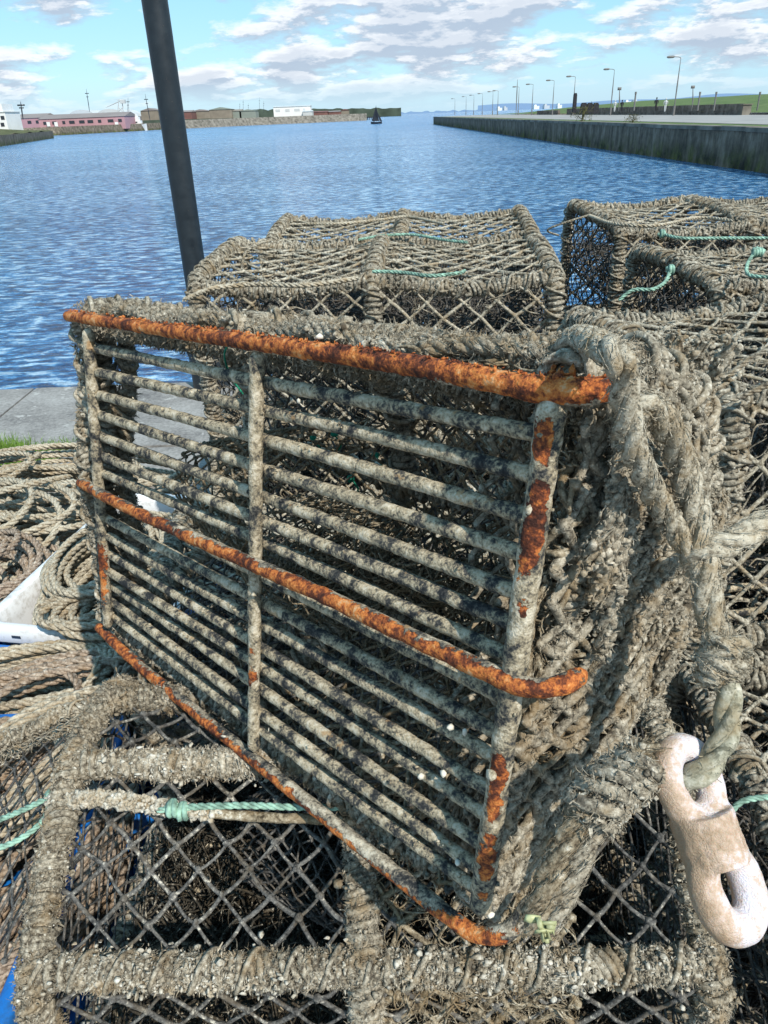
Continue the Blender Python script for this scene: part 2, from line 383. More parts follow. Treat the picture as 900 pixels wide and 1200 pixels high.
M['twine_pale'] = foul('pale_net_twine', (.08, .07, .05), (.28, .25, .19), (.46, .42, .335), bump=.001)
M['weed'] = foul('dark_weed', (.015, .013, .010), (.04, .036, .028), (.085, .075, .058), speck=.74)
M['barn'] = foul('barnacle_crust', (.15, .13, .10), (.40, .37, .30), (.56, .53, .45), pale=(.72, .70, .63), bump=.0014)
M['rope_clean'] = foul('laid_rope', (.10, .08, .055), (.33, .28, .205), (.47, .42, .325), bump=.001, sc=.8, speck=.72, big=4)
M['rope_clean2'] = foul('laid_rope_brownish', (.08, .06, .042), (.26, .20, .15), (.40, .33, .26), bump=.001, sc=.8, speck=.74, big=4)
M['rope_white'] = foul('laid_rope_white', (.13, .105, .075), (.37, .33, .25), (.50, .455, .36), bump=.0012, sc=1.1, speck=.72, big=4)
M['green'] = plain('green_twine', (.23, .37, .29), .8, .2, .6, 90, bumpd=.0006, bs=400)
M['green_dark'] = plain('deep_green_twine', (.01, .20, .12), .7, .3, .4, 60, bumpd=.0006, bs=400)

def crust(name, beige, bias):
    """encrusted steel: worn attribute = where the crust has flaked to rust"""
    def fn(g, p, b):
        w = g.n('ShaderNodeAttribute', attribute_name='worn').outputs['Fac']
        n1 = g.noise(p, 55, 6, .7); n2 = g.noise(p, 260, 5, .7); n3 = g.noise(p, 14, 3, .6)
        vo = g.n('ShaderNodeTexVoronoi', {'Vector': p, 'Scale': 420.0, 'Randomness': 1.0}).outputs['Distance']
        f = g.math('ADD', g.math('ADD', g.math('MULTIPLY', n1, .5), g.math('MULTIPLY', n2, .3)), g.math('MULTIPLY', n3, .2))
        c = g.ramp(f, [(.41, (.02, .022, .024)), (.465 + bias, (.07, .068, .062)), (.50 + bias, tuple(.6 * x for x in beige)), (.535 + bias, beige), (.60 + bias, (.60, .54, .42))])
        c = g.mix(g.ramp(n2, [(.64, 0.0), (.70, .7)]), c, (.02, .021, .023))
        c = g.mix(g.ramp(g.noise(p, 34, 4, .6), [(.66, 0.0), (.70, .6)]), c, (.42, .25, .11))
        rc = g.ramp(g.math('ADD', g.math('MULTIPLY', g.noise(p, 120, 6, .75), .6), g.math('MULTIPLY', g.noise(p, 22, 3, .6), .4)),
                    [(.40, (.045, .017, .012)), (.475, (.16, .045, .020)), (.51, (.40, .115, .032)), (.565, (.58, .205, .05)), (.63, (.58, .36, .19))])
        nw = g.noise(p, 95, 7, .72)
        wm = g.maprange(g.math('ADD', w, g.math('MULTIPLY', g.math('SUBTRACT', g.math('ADD', g.math('MULTIPLY', n1, .4), g.math('MULTIPLY', nw, .6)), .5), 2.4)), .46, .51)
        h = g.math('ADD', g.math('SUBTRACT', g.math('MULTIPLY', n2, 1.1), g.math('MULTIPLY', vo, .5)), g.math('MULTIPLY', wm, -1.1))
        return {'Base Color': g.mix(wm, c, rc), 'bump': (h, .9, .0016)}
    return material(name, fn, .88, .25)
M['bar'] = crust('encrusted_bar', (.43, .36, .245), -.004)
M['post'] = crust('encrusted_post', (.36, .305, .21), -.02)
M['rail'] = crust('flaking_rail', (.36, .31, .23), -.01)
M['bar_brown'] = crust('encrusted_base_bar', (.25, .19, .12), .0)

def fn_water(g, p, b):
    sep = g.n('ShaderNodeSeparateXYZ', {0: p})
    st = g.n('ShaderNodeCombineXYZ', {0: g.math('MULTIPLY', sep.outputs[0], .55), 1: sep.outputs[1], 2: 0.0}).outputs[0]
    d = g.math('SQRT', g.math('ADD', g.math('MULTIPLY', sep.outputs[0], sep.outputs[0]), g.math('MULTIPLY', sep.outputs[1], sep.outputs[1])))
    far = g.maprange(d, 20, 300)
    n1 = g.noise(st, 2.1, 6, .66, .5); n2 = g.noise(st, .5, 3, .5, .3); n3 = g.noise(st, 6.5, 4, .6, .4)
    h = g.math('ADD', g.math('ADD', g.math('MULTIPLY', n1, .42), g.math('MULTIPLY', n2, .25)), g.math('MULTIPLY', n3, .12))
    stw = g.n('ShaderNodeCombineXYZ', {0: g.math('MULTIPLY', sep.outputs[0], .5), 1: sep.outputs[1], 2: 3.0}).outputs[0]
    col = g.ramp(g.math('ADD', g.math('MULTIPLY', g.noise(stw, 3.0, 8, .68, .4), .90), g.math('MULTIPLY', g.noise(stw, .12, 3, .5), .10)), [(.42, (.006, .045, .13)), (.475, (.02, .12, .30)), (.525, (.075, .26, .50)), (.575, (.38, .56, .72))])  # wave contrast painted in: pale sky glints and dark troughs as base colour
    return {'Base Color': col, 'bump': (h, 1.0, 1.0), 'IOR': 1.33, 'Roughness': g.maprange(far, 0, 1, .07, .2)}
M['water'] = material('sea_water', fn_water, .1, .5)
def fn_conc(g, p, b):
    n = g.noise(p, 3, 6, .65); n2 = g.noise(p, 45, 5, .7); n3 = g.noise(p, 9, 4, .6)
    f = g.math('ADD', g.math('MULTIPLY', n, .5), g.math('MULTIPLY', n2, .5))
    c = g.ramp(f, [(.38, (.13, .125, .12)), (.5, (.24, .23, .215)), (.62, (.34, .33, .31))])
    c = g.mix(g.ramp(n3, [(.62, 0.0), (.66, .7)]), c, (.46, .45, .42))
    return {'Base Color': c, 'bump': (n2, .5, .004)}
M['concrete'] = material('quay_concrete', fn_conc)
M['tarmac'] = plain('promenade_tarmac', (.30, .29, .275), .95, .2, .15, .3)
def fn_grass(g, p, b):
    n = g.noise(p, .35, 6, .7); return {'Base Color': g.ramp(n, [(.3, (.06, .10, .03)), (.6, (.11, .155, .045)), (.8, (.19, .19, .09))]), 'bump': (n, .6, .2)}
M['grass'] = material('grass_bank', fn_grass)
M['blade'] = plain('grass_blade', (.13, .23, .035), .6, .3, .5, 30)
def fn_quaywall(g, p, b):
    sep = g.n('ShaderNodeSeparateXYZ', {0: p})
    vert = g.n('ShaderNodeCombineXYZ', {0: sep.outputs[0], 1: sep.outputs[1], 2: g.math('MULTIPLY', sep.outputs[2], .15)}).outputs[0]
    s = g.noise(vert, 1.2, 6, .7); n = g.noise(p, .8, 6, .7)
    f = g.math('ADD', g.math('MULTIPLY', s, .6), g.math('MULTIPLY', n, .4))
    c = g.ramp(f, [(.38, (.045, .038, .03)), (.5, (.13, .108, .08)), (.62, (.25, .215, .17))])
    low = g.maprange(sep.outputs[2], -1.0, -2.2)
    weedc = g.ramp(g.noise(p, .6, 5, .7), [(.4, (.02, .02, .012)), (.55, (.07, .08, .018)), (.7, (.14, .15, .03))])
    return {'Base Color': g.mix(g.math('MULTIPLY', low, g.ramp(g.noise(p, .35, 5, .7), [(.4, .2), (.55, 1.0)])), c, weedc), 'bump': (f, .8, .3)}
M['quaywall'] = material('quay_wall_stained', fn_quaywall)
M['stone'] = plain('rubble_stone', (.17, .155, .13), .95, .2, .55, .5)
M['wallstone'] = plain('low_wall_stone', (.15, .125, .105), .95, .2, .5, 1.2)
M['pink'] = plain('pink_cladding', (.42, .24, .26), .8, .3, .1, .1)
M['roofgrey'] = plain('grey_roof', (.23, .20, .19), .8, .3, .1, .1)
M['white'] = plain('white_paint', (.74, .74, .72), .6, .4, .06, .2)
M['greywhite'] = plain('pale_metal', (.50, .52, .52), .6, .4, .06, .2)
M['brownshed'] = plain('brown_shed', (.22, .19, .15), .8, .3, .2, .2)
M['greenroof'] = plain('greenish_roof', (.22, .25, .22), .8, .3, .1, .2)
M['redshed'] = plain('rusty_shed', (.17, .085, .075), .8, .3, .25, .2)
M['dark'] = plain('dark_window', (.03, .035, .045), .3, .5, .1, 1)
M['steel'] = plain('galvanised_lamp', (.16, .155, .15), .6, .4, .1, 1)
def fn_pole(g, p, b):
    n = g.noise(p, 12, 6, .7); s_ = g.noise(p, 70, 6, .75)
    c = g.ramp(n, [(.35, (.009, .014, .019)), (.65, (.016, .024, .031))])
    c = g.mix(g.ramp(s_, [(.64, 0.0), (.70, .8)]), c, (.16, .13, .10))
    return {'Base Color': c, 'bump': (s_, .5, .0008), 'Roughness': g.maprange(n, .3, .7, .34, .55)}
M['pole'] = material('dark_blue_grey_paint', fn_pole, .4, .45)
M['sail'] = plain('dark_sail', (.025, .03, .04), .8, .2, .1, 1)
M['cloth'] = plain('dark_clothing', (.03, .03, .035), .9, .2, .3, 3)
M['skin'] = plain('skin', (.45, .27, .2), .6, .3, .05, 3)
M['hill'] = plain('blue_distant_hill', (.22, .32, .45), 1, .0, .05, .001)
M['treeline'] = plain('distant_trees', (.07, .085, .06), 1, .0, .4, .05)
M['shrub'] = plain('shrub_leaf', (.09, .085, .035), .9, .2, .4, 2)
def fn_plastic(c, grime):
    def fn(g, p, b):
        n = g.noise(p, 9, 6, .7); n2 = g.noise(p, 60, 4, .7)
        f = g.math('ADD', g.math('MULTIPLY', n, .6), g.math('MULTIPLY', n2, .4))
        return {'Base Color': g.ramp(f, [(.36, grime), (.50, c)]), 'bump': (n2, .3, .0008)}
    return fn
M['plastic_blue'] = material('blue_box_plastic', fn_plastic((.01, .15, .50), (.02, .09, .24)), .45, .5)
M['plastic_white'] = material('white_box_plastic', fn_plastic((.72, .73, .74), (.45, .43, .40)), .5, .5)
def fn_link(g, p, b):
    n = g.noise(p, 26, 6, .7); n2 = g.noise(p, 190, 5, .7); sep = g.n('ShaderNodeSeparateXYZ', {0: p})
    band = g.maprange(g.math('ABSOLUTE', g.math('ADD', sep.outputs[2], -.002)), .028, .006)          # scuffed waist between the eyes
    side = g.maprange(sep.outputs[0], .006, -.020)                                               # stained left flank
    f = g.math('ADD', g.math('ADD', g.math('MULTIPLY', n, .60), g.math('MULTIPLY', n2, .35)), g.math('ADD', g.math('MULTIPLY', band, .08), g.math('MULTIPLY', side, .20)))
    c = g.ramp(f, [(.40, (.70, .67, .73)), (.48, (.66, .58, .56)), (.55, (.54, .40, .30)), (.66, (.36, .25, .16))])
    return {'Base Color': c, 'bump': (g.math('ADD', g.math('ADD', n2, n), g.noise(p, 700, 3, .6)), .7, .0022), 'Subsurface Weight': .12, 'Subsurface Scale': .01}
M['link'] = material('stained_white_plastic', fn_link, .5, .4)
M['jelly'] = plain('yellow_green_tag', (.36, .37, .19), .5, .5, .4, 90, bumpd=.001, bs=200)
M['shell'] = plain('pale_shell', (.66, .62, .52), .6, .4, .2, 90)
M['orange'] = crust('orange_scab', (.5, .2, .05), .0)

# ================================================================== SETTING
def grid_mesh(name, x0, x1, y0, y1, z, mat, **props):
    mb = MB(); mb.add([[x0, y0, z], [x1, y0, z], [x1, y1, z], [x0, y1, z]], quads=[[0, 1, 2, 3]])
    return mb.build(name, mat, None, smooth=False, **props)
SEA = -2.6
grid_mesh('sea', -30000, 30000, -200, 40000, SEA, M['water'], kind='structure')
# our quay: coping slabs along the edge, apron behind, vertical wall to the water
EDGE = 5.08
mb = MB()
mb.box((-7, EDGE - 1.165 - 8, -1.6), (60, 16, 3.19)); mb.build('quay_apron', M['concrete'], smooth=False, kind='structure')
mb = MB(); xs = np.arange(-31.1, 24, 2.05)
for i, x in enumerate(xs):
    mb.box((x + 1.0, EDGE - .58, -1.6 + rng.normal() * .002), (2.03, 1.14, 3.2))
mb.build('quay_coping', M['concrete'], smooth=False, kind='structure')
# grass tuft strip
mb = MB(); n = 9000
bx = rng.uniform(-3.2, -1.78, n); by = 3.90 + .08 * rng.normal(size=n) + .05 * np.sin(bx * 7); hh = (.03 + .05 * rng.random(n)) * (.5 + .5 * (np.sin(bx * 5 + 1) > -.4))
C0 = np.c_[bx, by, np.zeros(n) - .005]; lean = rng.normal(size=(n, 2)) * .02
t = np.array([0, .5, 1.0])
P = C0[:, None] + np.concatenate([lean[:, None] * (t ** 2)[None, :, None], (hh[:, None] * t)[:, :, None]], 2)
s = np.c_[np.cos(bx * 99), np.sin(bx * 99), np.zeros(n)]; ww = .0028 * (1.1 - t)[None, :, None]
V = np.concatenate([P - s[:, None] * ww, P + s[:, None] * ww], 1)
f = np.array([[0, 1, 4, 3], [1, 2, 5, 4]]); mb.add(V, quads=(f[None] + (np.arange(n) * 6)[:, None, None]).reshape(-1, 4))
mb.build('grass', M['blade'], kind='stuff')

# right-hand promenade (runs away from us along +Y)
PX, PY0, PY1 = 25.5, 12, 332
mb = MB(); mb.add([[PX, PY0, SEA - 1], [PX, PY1, SEA - 1], [PX, PY1, -.25], [PX, PY0, -.25]], quads=[[0, 1, 2, 3]])
mb.add([[PX, PY1, SEA - 1], [400, PY1 + 60, SEA - 1], [400, PY1 + 60, -.25], [PX, PY1, -.25]], quads=[[0, 1, 2, 3]])
mb.build('dock_wall', M['quaywall'], smooth=False, label='long weed-stained dock wall dropping to the water along the promenade', category='dock wall')
mb = MB()
for y in np.arange(PY0, PY1, 4.0): mb.box((PX + .45, y + 2, -.12 + rng.normal() * .012), (1.04, 3.96, .28))
mb.build('kerb_coping', M['stone'], smooth=False, kind='structure')
mb = MB(); z = -.03
mb.add([[PX + .9, PY0, z], [PX + 3.6, PY0, z], [PX + 3.6, PY1, z], [PX + .9, PY1, z]], quads=[[0, 1, 2, 3]]); mb.build('grass_verge', M['grass'], smooth=False, kind='structure')
grid_mesh('promenade', PX + 3.6, 47.5, PY0, PY1, .0, M['tarmac'], kind='structure')
# grassy bank
mb = MB(); ys = np.linspace(60, 332, 60); xs_ = np.array([47.5, 52, 60, 80, 160, 600.])
hz = np.array([.25, .5, 1.5, 2.5, 3.0, 3.0])
Gx, Gy = np.meshgrid(xs_, ys); Gz = np.tile(hz, (60, 1)) + .25 * fbm(np.c_[Gx.ravel(), Gy.ravel(), Gx.ravel() * 0], .03, 2).reshape(Gx.shape) * (Gx > 50)
Gz = np.where(Gy > 250, Gz * np.clip(1 - (Gy - 250) / 90, .15, 1), Gz)
mb.add(np.stack([Gx, Gy, Gz], -1).reshape(-1, 3), quads=[[i * 6 + j, i * 6 + j + 1, (i + 1) * 6 + j + 1, (i + 1) * 6 + j] for i in range(59) for j in range(5)])
mb.build('grass_bank', M['grass'], kind='structure')
def onX(px, X_, z=0.0):                    # the place on the line x = X_ seen in column px
    lo, hi = 20., 3000.
    for _ in range(60):
        mid = (lo + hi) / 2; v = np.array([X_, mid, z]) - CAM
        if 450 + FPX * (v @ _r) / (v @ _f) > px: lo = mid
        else: hi = mid
    return mid
# low rubble walls beside the promenade
def rubble_wall(x, y0, y1, h, label):
    mb = MB(); n = max(2, int((y1 - y0) / 1.6)); 
    for i in range(n):
        y = y0 + (y1 - y0) * (i + .5) / n
        for k in range(3):
            mb.box((x + rng.normal() * .03, y + rng.uniform(-.1, .1), h * (k + .5) / 3), (.5 + rng.random() * .08, (y1 - y0) / n * 1.02, h / 3 * rng.uniform(.9, 1.05)), rz=rng.normal() * .02)
    mb.build('stone_wall', M['wallstone'], smooth=False, origin=(x, y0, 0), label=label, category='wall', group='low stone walls beside the promenade')
rubble_wall(47.2, onX(868, 47.2), onX(665, 47.2), 1.25, 'long low rubble wall behind the nearest promenade lamps')
rubble_wall(47.2, onX(655, 47.2), onX(630, 47.2), 1.0, 'short low rubble wall at the far end of the promenade')
mb = MB(); y = onX(872, 47); mb.box((47, y, .55), (1.1, 1.1, 1.1), taper=.05); mb.box((47, y, 1.16), (1.25, 1.25, .12)); mb.build('stone_pier', M['stone'], smooth=False, origin=(47, y, 0), label='squat stone pier ending the low rubble wall at right', category='pier')

# promenade lamps
def lamp(y, h=7.3, x=44.5, big=False, label=''):
    t = thing('street_lamp', (x, y, 0), label, 'street lamp', 'street lamps along the promenade')
    m1 = MB(); tube(m1, [(x, y, 0), (x, y, h * .5), (x, y, h - .05)], np.array([.13, .10, .07]), 10); m1.build('column', M['steel'], t)
    m2 = MB(); tube(m2, [(x, y, 0), (x, y, 1.3)], .17, 10); m2.build('base', M['steel'], t)
    m3 = MB(); tube(m3, spline([(x, y, h - .25), (x - .2, y, h), (x - 1.3, y, h + .1)], .15), .05, 8); m3.build('arm', M['steel'], t)
    m4 = MB(); tube(m4, spline([(x - .9, y, h + .08), (x - 1.3, y, h + .1), (x - 2.0, y, h + .06)], .1), np.array([.10] * 12), 10) if False else tube(m4, resample([(x - .9, y, h + .08), (x - 2.0, y, h + .06)], .12), .17, 10)
    m4.build('lamp_head', M['steel'], t)
lab = ['nearest and tallest-looking street lamp on the promenade', 'second street lamp from the right, beside the low wall', 'third street lamp from the right, before a dark bollard', 'fourth street lamp from the right along the promenade',
       'fifth street lamp from the right along the promenade', 'sixth street lamp from the right, just right of the tall mast... ', '', '', '', '', '', '']
ords = ['nearest', 'second nearest', 'third nearest', 'fourth nearest', 'fifth nearest', 'sixth nearest', 'seventh nearest', 'eighth nearest', 'ninth nearest', 'tenth nearest', 'eleventh nearest', 'farthest']
for i, px in enumerate((789, 715, 671, 647, 623, 607, 583, 577, 565, 555, 546, 533)):
    lamp(onX(px, 44.5), label=f'{ords[i]} grey street lamp in the promenade row, single arm towards the water')
y = onX(599, 44.5) ; x = 46.0
m = MB(); tube(m, [(x, y, 0), (x, y, 6), (x, y, 9.6)], np.array([.2, .16, .1]), 10); m.build('mast', M['steel'], origin=(x, y, 0), label='taller plain mast standing among the promenade lamps', category='mast')
# little poles and posts on the grass bank
for (px, py0, py1, lab_) in ((726, 118, 104, 'thin pale pole on the grass bank right of the second lamp'), (812, 118, 102, 'short leaning signpost on the grass bank right of the nearest lamp')):
    p = at_y(px, py0, 115.0); q = at_y(px, py1, 115.0); m = MB(); tube(m, [p - np.array([0, 0, 1.2]), p, q], .09, 8); m.box(q, (.5, .08, .35)); m.build('signpost', M['steel'], origin=tuple(p), label=lab_, category='post')
for px, lab_ in ((744, 'dark fence post on the skyline of the grass bank, farthest left'), (819, 'dark fence post on the skyline right of the signpost'), (838, 'dark fence post in the middle of the bank skyline'), (889, 'dark fence post on the skyline at the right edge')):
    p = at_y(px, 119, 105.0); m = MB(); tube(m, [p - np.array([0, 0, 1.0]), p + np.array([0, 0, .95])], .10, 8); tube(m, [p + np.array([0, 0, .8]), p + np.array([0, 0, 1.06])], .13, 8); m.build('fence_post', M['steel'], origin=tuple(p), label=lab_, category='fence post', group='fence posts on the bank')
# people walking by the low wall
def person(px, py, Yd, label, col, h=1.7):
    b = at_y(px, py, Yd); t = thing('person', tuple(b), label, 'person'); x, y, z = b
    m = MB()
    for s in (-1, 1):
        tube(m, spline([(x + s * .09, y + s * .12, z), (x + s * .09, y + s * .05, z + .45 * h / 1.7), (x + s * .08, y, z + .86 * h / 1.7)], .08), np.linspace(.05, .085, len(spline([(x + s * .09, y + s * .12, z), (x + s * .09, y + s * .05, z + .45 * h / 1.7), (x + s * .08, y, z + .86 * h / 1.7)], .08))), 8)
    P = resample([(x, y, z + .8 * h / 1.7), (x, y, z + 1.42 * h / 1.7)], .06); tube(m, P, np.interp(np.linspace(0, 1, len(P)), [0, .4, .85, 1], [.15, .15, .21, .12]), 10)
    for s in (-1, 1):
        P = spline([(x + s * .2, y, z + 1.38 * h / 1.7), (x + s * .27, y + .02, z + 1.1 * h / 1.7), (x + s * .24, y + .1, z + .85 * h / 1.7)], .08); tube(m, P, np.linspace(.06, .04, len(P)), 8)
    P = resample([(x, y, z + 1.40 * h / 1.7), (x, y, z + 1.72 * h / 1.7)], .04); tube(m, P, np.interp(np.linspace(0, 1, len(P)), [0, .25, .5, .8, 1], [.06, .06, .10, .105, .05]), 10)
    m.build('body', M[col], t)
person(607 + 66, 131, 150, 'person in light grey top standing by the lamp at the middle of the wall', 'greywhite') if False else None
person(779, 131, 118, 'person in pale grey clothes standing right beside the nearest lamp', 'greywhite')
person(768, 130, 119, 'person in dark clothes standing just left of the nearest lamp', 'cloth')
person(728, 131, 136, 'dark figure standing right of the second nearest lamp', 'cloth')
person(720, 131, 138, 'pale figure standing just right of the second nearest lamp', 'greywhite')
# dark shrubs / bollards row
def shrub(c, r, h, label, group=None):
    m = MB(); n = int(150)
    C_ = np.array(c) + np.c_[rng.normal(size=(n, 2)) * r * .45, rng.random(n) * h]
    fuzz(m, C_, (.3 * r, .8 * r), .018 * r, droop=-.5); m2 = MB()
    for k in range(6):
        a = rng.uniform(0, 6.3); tube(m2, spline([c, (c[0] + .2 * r * math.cos(a), c[1] + .2 * r * math.sin(a), c[2] + .5 * h), (c[0] + .6 * r * math.cos(a), c[1] + .6 * r * math.sin(a), c[2] + h)], .15), .03 * r, 5)
    t = thing('shrub', tuple(c), label, 'shrub', group); m.build('foliage', M['shrub'], t); m2.build('stem', M['shrub'], t)
shrub(at_y(682, 142, 103.0) * np.array([1, 1, 0]) + np.array([0, 0, -.1]), 1.5, 1.7, 'larger brown shrub growing on the edge of the dock wall')
shrub(at_y(741, 145, 86.0) * np.array([1, 1, 0]) + np.array([0, 0, -.1]), .9, .8, 'smaller sparse shrub on the dock wall edge, nearer to us')
for px, w_, lab_ in ((673, .5, 'slim dark bollard left of the line of blocks'), (684, 1.0, 'dark squat block behind the promenade wall, leftmost'), (691, .9, 'dark squat block behind the promenade wall, middle'), (698, .9, 'dark squat block behind the promenade wall, rightmost')):
    yy = 150.; p = at_y(px, 127, yy); m = MB(); h_ = 1.5 if w_ > .5 else 3.0
    m.box((p[0], p[1], p[2] - .8 + h_ / 2), (w_ * 1.2, .8, h_), taper=.15); m.box((p[0], p[1], p[2] - .8 + h_ + .08), (w_ * .8, .6, .2)); m.build('bollard', M['cloth'], smooth=False, origin=tuple(p), label=lab_, category='bollard', group='dark blocks behind the low wall')
# distant land across the water, right and centre
def ridge(name, pxs, pys, Yd, mat, base=SEA, depth=400, **props):
    m = MB(); top = [at_y(a, b, Yd) for a, b in zip(pxs, pys)]; v = []
    for p in top:
        v += [(p[0], Yd, base), (p[0], Yd, max(p[2], base + .5)), (p[0] * (1 + depth / Yd), Yd + depth, max(p[2], base + .5)), (p[0] * (1 + depth / Yd), Yd + depth, base)]
    n = len(top); q = []
    for i in range(n - 1):
        a = i * 4; b = a + 4; q += [[a, b, b + 1, a + 1], [a + 1, b + 1, b + 2, a + 2], [a + 2, b + 2, b + 3, a + 3]]
    m.add(v, quads=q); return m.build(name, mat, None, smooth=False, **props)
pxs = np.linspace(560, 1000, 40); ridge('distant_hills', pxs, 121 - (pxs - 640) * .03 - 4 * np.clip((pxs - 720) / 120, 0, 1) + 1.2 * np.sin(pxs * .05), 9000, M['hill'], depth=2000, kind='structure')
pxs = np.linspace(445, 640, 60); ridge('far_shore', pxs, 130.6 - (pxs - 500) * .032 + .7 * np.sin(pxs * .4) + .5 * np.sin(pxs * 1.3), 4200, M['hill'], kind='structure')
pl = [(585, 4, 'white'), (592, 3, 'greywhite'), (628, 5, 'white'), (640, 5, 'greywhite'), (655, 4, 'white'), (735, 5, 'white'), (745, 7, 'greywhite')]
for i, (px, w_, c_) in enumerate(pl):
    p = at_y(px, 127 - (px - 585) * .05, 3900); m = MB(); ww_ = w_ * 3900 * 1.1 / 870; m.box((p[0], 3900, (p[2] + 2 + SEA) / 2), (ww_, 40, p[2] + 2 - SEA)); m.box((p[0] - ww_ * .2, 3900, p[2] + 5), (ww_ * .4, 30, 6)); m.build('tall_building', M[c_], smooth=False, origin=(p[0], 3900, SEA),
        label=f'tiny {"white" if c_ == "white" else "pale grey"} block on the far coast, number {i + 1} from the left' if False else ['faint white block on the far coast left of the tall mast', 'faint grey block on the far coast left of the tall mast', 'faint white block on the far coast between two far lamps', 'pale grey block on the far coast left of the fourth lamp', 'faint white block on the far coast behind the fourth lamp', 'white block on the skyline right of the second lamp', 'widest pale grey block on the skyline right of the second lamp'][i], category='building', group='pale buildings on the far coast')

# left: pier head with white building
mb = MB(); P = [(-98, 222), (-131.5, 349), (-420, 349), (-420, 222)]
a0 = at_z(0, 172, SEA)[:2]; a1 = at_z(63, 162, SEA)[:2]
a1 = np.array([-131.5, 349.]); out_ = a0 - (a1 - a0) * .6
pl = [tuple(out_), tuple(a1), (a1[0] - 14, a1[1] + 10), (a1[0] - 300, a1[1] + 10), (out_[0] - 300, out_[1])]
v = [(x, y, SEA - 1) for x, y in pl] + [(x, y, .1) for x, y in pl]; k = len(pl)
mb.add(v, quads=[[i, (i + 1) % k, k + (i + 1) % k, k + i] for i in range(k)]); mb.build('pier_wall', M['quaywall'], smooth=False, label='dark weedy pier head at the left edge below the white building', category='pier')
mb = MB(); n = 14; 
v = []; q = []
for i in range(n):
    for j in range(12):
        u_ = i / (n - 1); w_ = j / 11; e = a0 + (a1 - a0) * (-.6 + 1.6 * u_); v.append((e[0] - .6 - w_ * 260, e[1], .12 + 1.9 * min(1, w_ * 18) * (1 if u_ < .97 else .4) + .3 * math.sin(i * 3 + j)))
for i in range(n - 1):
    for j in range(11): q.append([i * 12 + j, i * 12 + j + 1, (i + 1) * 12 + j + 1, (i + 1) * 12 + j])
mb.add(v, quads=q); mb.build('pier_turf', plain('rough_turf', (.10, .105, .05), .95, .1, .5, .6), kind='structure')
Yb = 330.
def px_box(px0, px1, pyt, pyb, Yd, depth):
    a = at_y(px0, pyb, Yd); b = at_y(px1, pyb, Yd); c = at_y((px0 + px1) / 2, pyt, Yd); zb = (a[2] + b[2]) / 2
    return np.array([(a[0] + b[0]) / 2, Yd + depth / 2, (zb + c[2]) / 2]), (b[0] - a[0], depth, c[2] - zb), zb
t = thing('building', (at_y(5, 150, Yb)[0], Yb, .5), 'white rendered two-storey building at the left edge on the pier', 'building')
c, s, zb = px_box(-20, 10, 132, 151, Yb, 14); m = MB(); m.box(c - np.array([0, 0, .5]), (s[0], s[1], s[2] + 1)); c2, s2, _ = px_box(-20, 4, 122, 132, Yb + 1, 10); m.box(c2, s2); m.build('wall', M['white'], t, smooth=False)
m = MB(); m.box((c[0], c[1], c[2] + s[2] / 2 + .15), (s[0] + .5, s[1] + .5, .3)); m.build('roof', M['greywhite'], t, smooth=False)
for px_ in (-4, 3):
    for py_ in (138, 146):
        w = MB(); p = at_y(px_, py_, Yb - .05); w.box(p, (1.4, .12, 1.3)); w.build('window', M['dark'], t, smooth=False)
def mast(px, py0, py1, Yd, r, label, lean=0, cat='mast'):
    p = at_y(px, py0, Yd); q = at_y(px + lean, py1, Yd); m = MB(); tube(m, resample([p, q], 2.5), np.linspace(r, r * .5, len(resample([p, q], 2.5))), 6)
    d = q - p; m.box(p + d * .8, (r * 8, r * .8, r * 1.5)); m.box(p + d * .65, (r * 5, r * .8, r * 1.2)); m.build('mast', M['dark'], origin=tuple(p), label=label, category=cat)
mast(27, 140, 119, 300, .32, 'short thick dark mast above the left end of the pink shed', -3)
# far left shore: banks
def bank(name, pts, ztop, mat, **props):
    m = MB(); v = []; 
    for x, y in pts: v += [(x, y, SEA - .5), (x - 1.5 * 0, y + 6, ztop), (x, y + 700, ztop + .2)]
    m.add(v, quads=sum([[[i * 3, i * 3 + 3, i * 3 + 4, i * 3 + 1], [i * 3 + 1, i * 3 + 4, i * 3 + 5, i * 3 + 2]] for i in range(len(pts) - 1)], [])); return m.build(name, mat, None, smooth=False, **props)
def P2(px, Yd): p = at_y(px, 145, Yd); return (p[0], Yd)
bank('far_quay', [P2(-40, 430), P2(66, 455), P2(128, 505), P2(165, 540), P2(192, 570)], 1.5, M['quaywall'], kind='structure')
bank('rubble_bank', [P2(190, 570), P2(300, 640), P2(420, 690), P2(430, 700)], 2.6, M['stone'], kind='structure')
pxs = np.linspace(-60, 470, 120); ridge('distant_treeline', pxs, 131.5 + (240 - pxs) * .030 - 1.2 * np.abs(np.sin(pxs * .21)) - 1.0 * np.abs(np.sin(pxs * .57)) + np.clip(pxs - 300, 0, 200) * .02, 1500, M['treeline'], kind='structure')
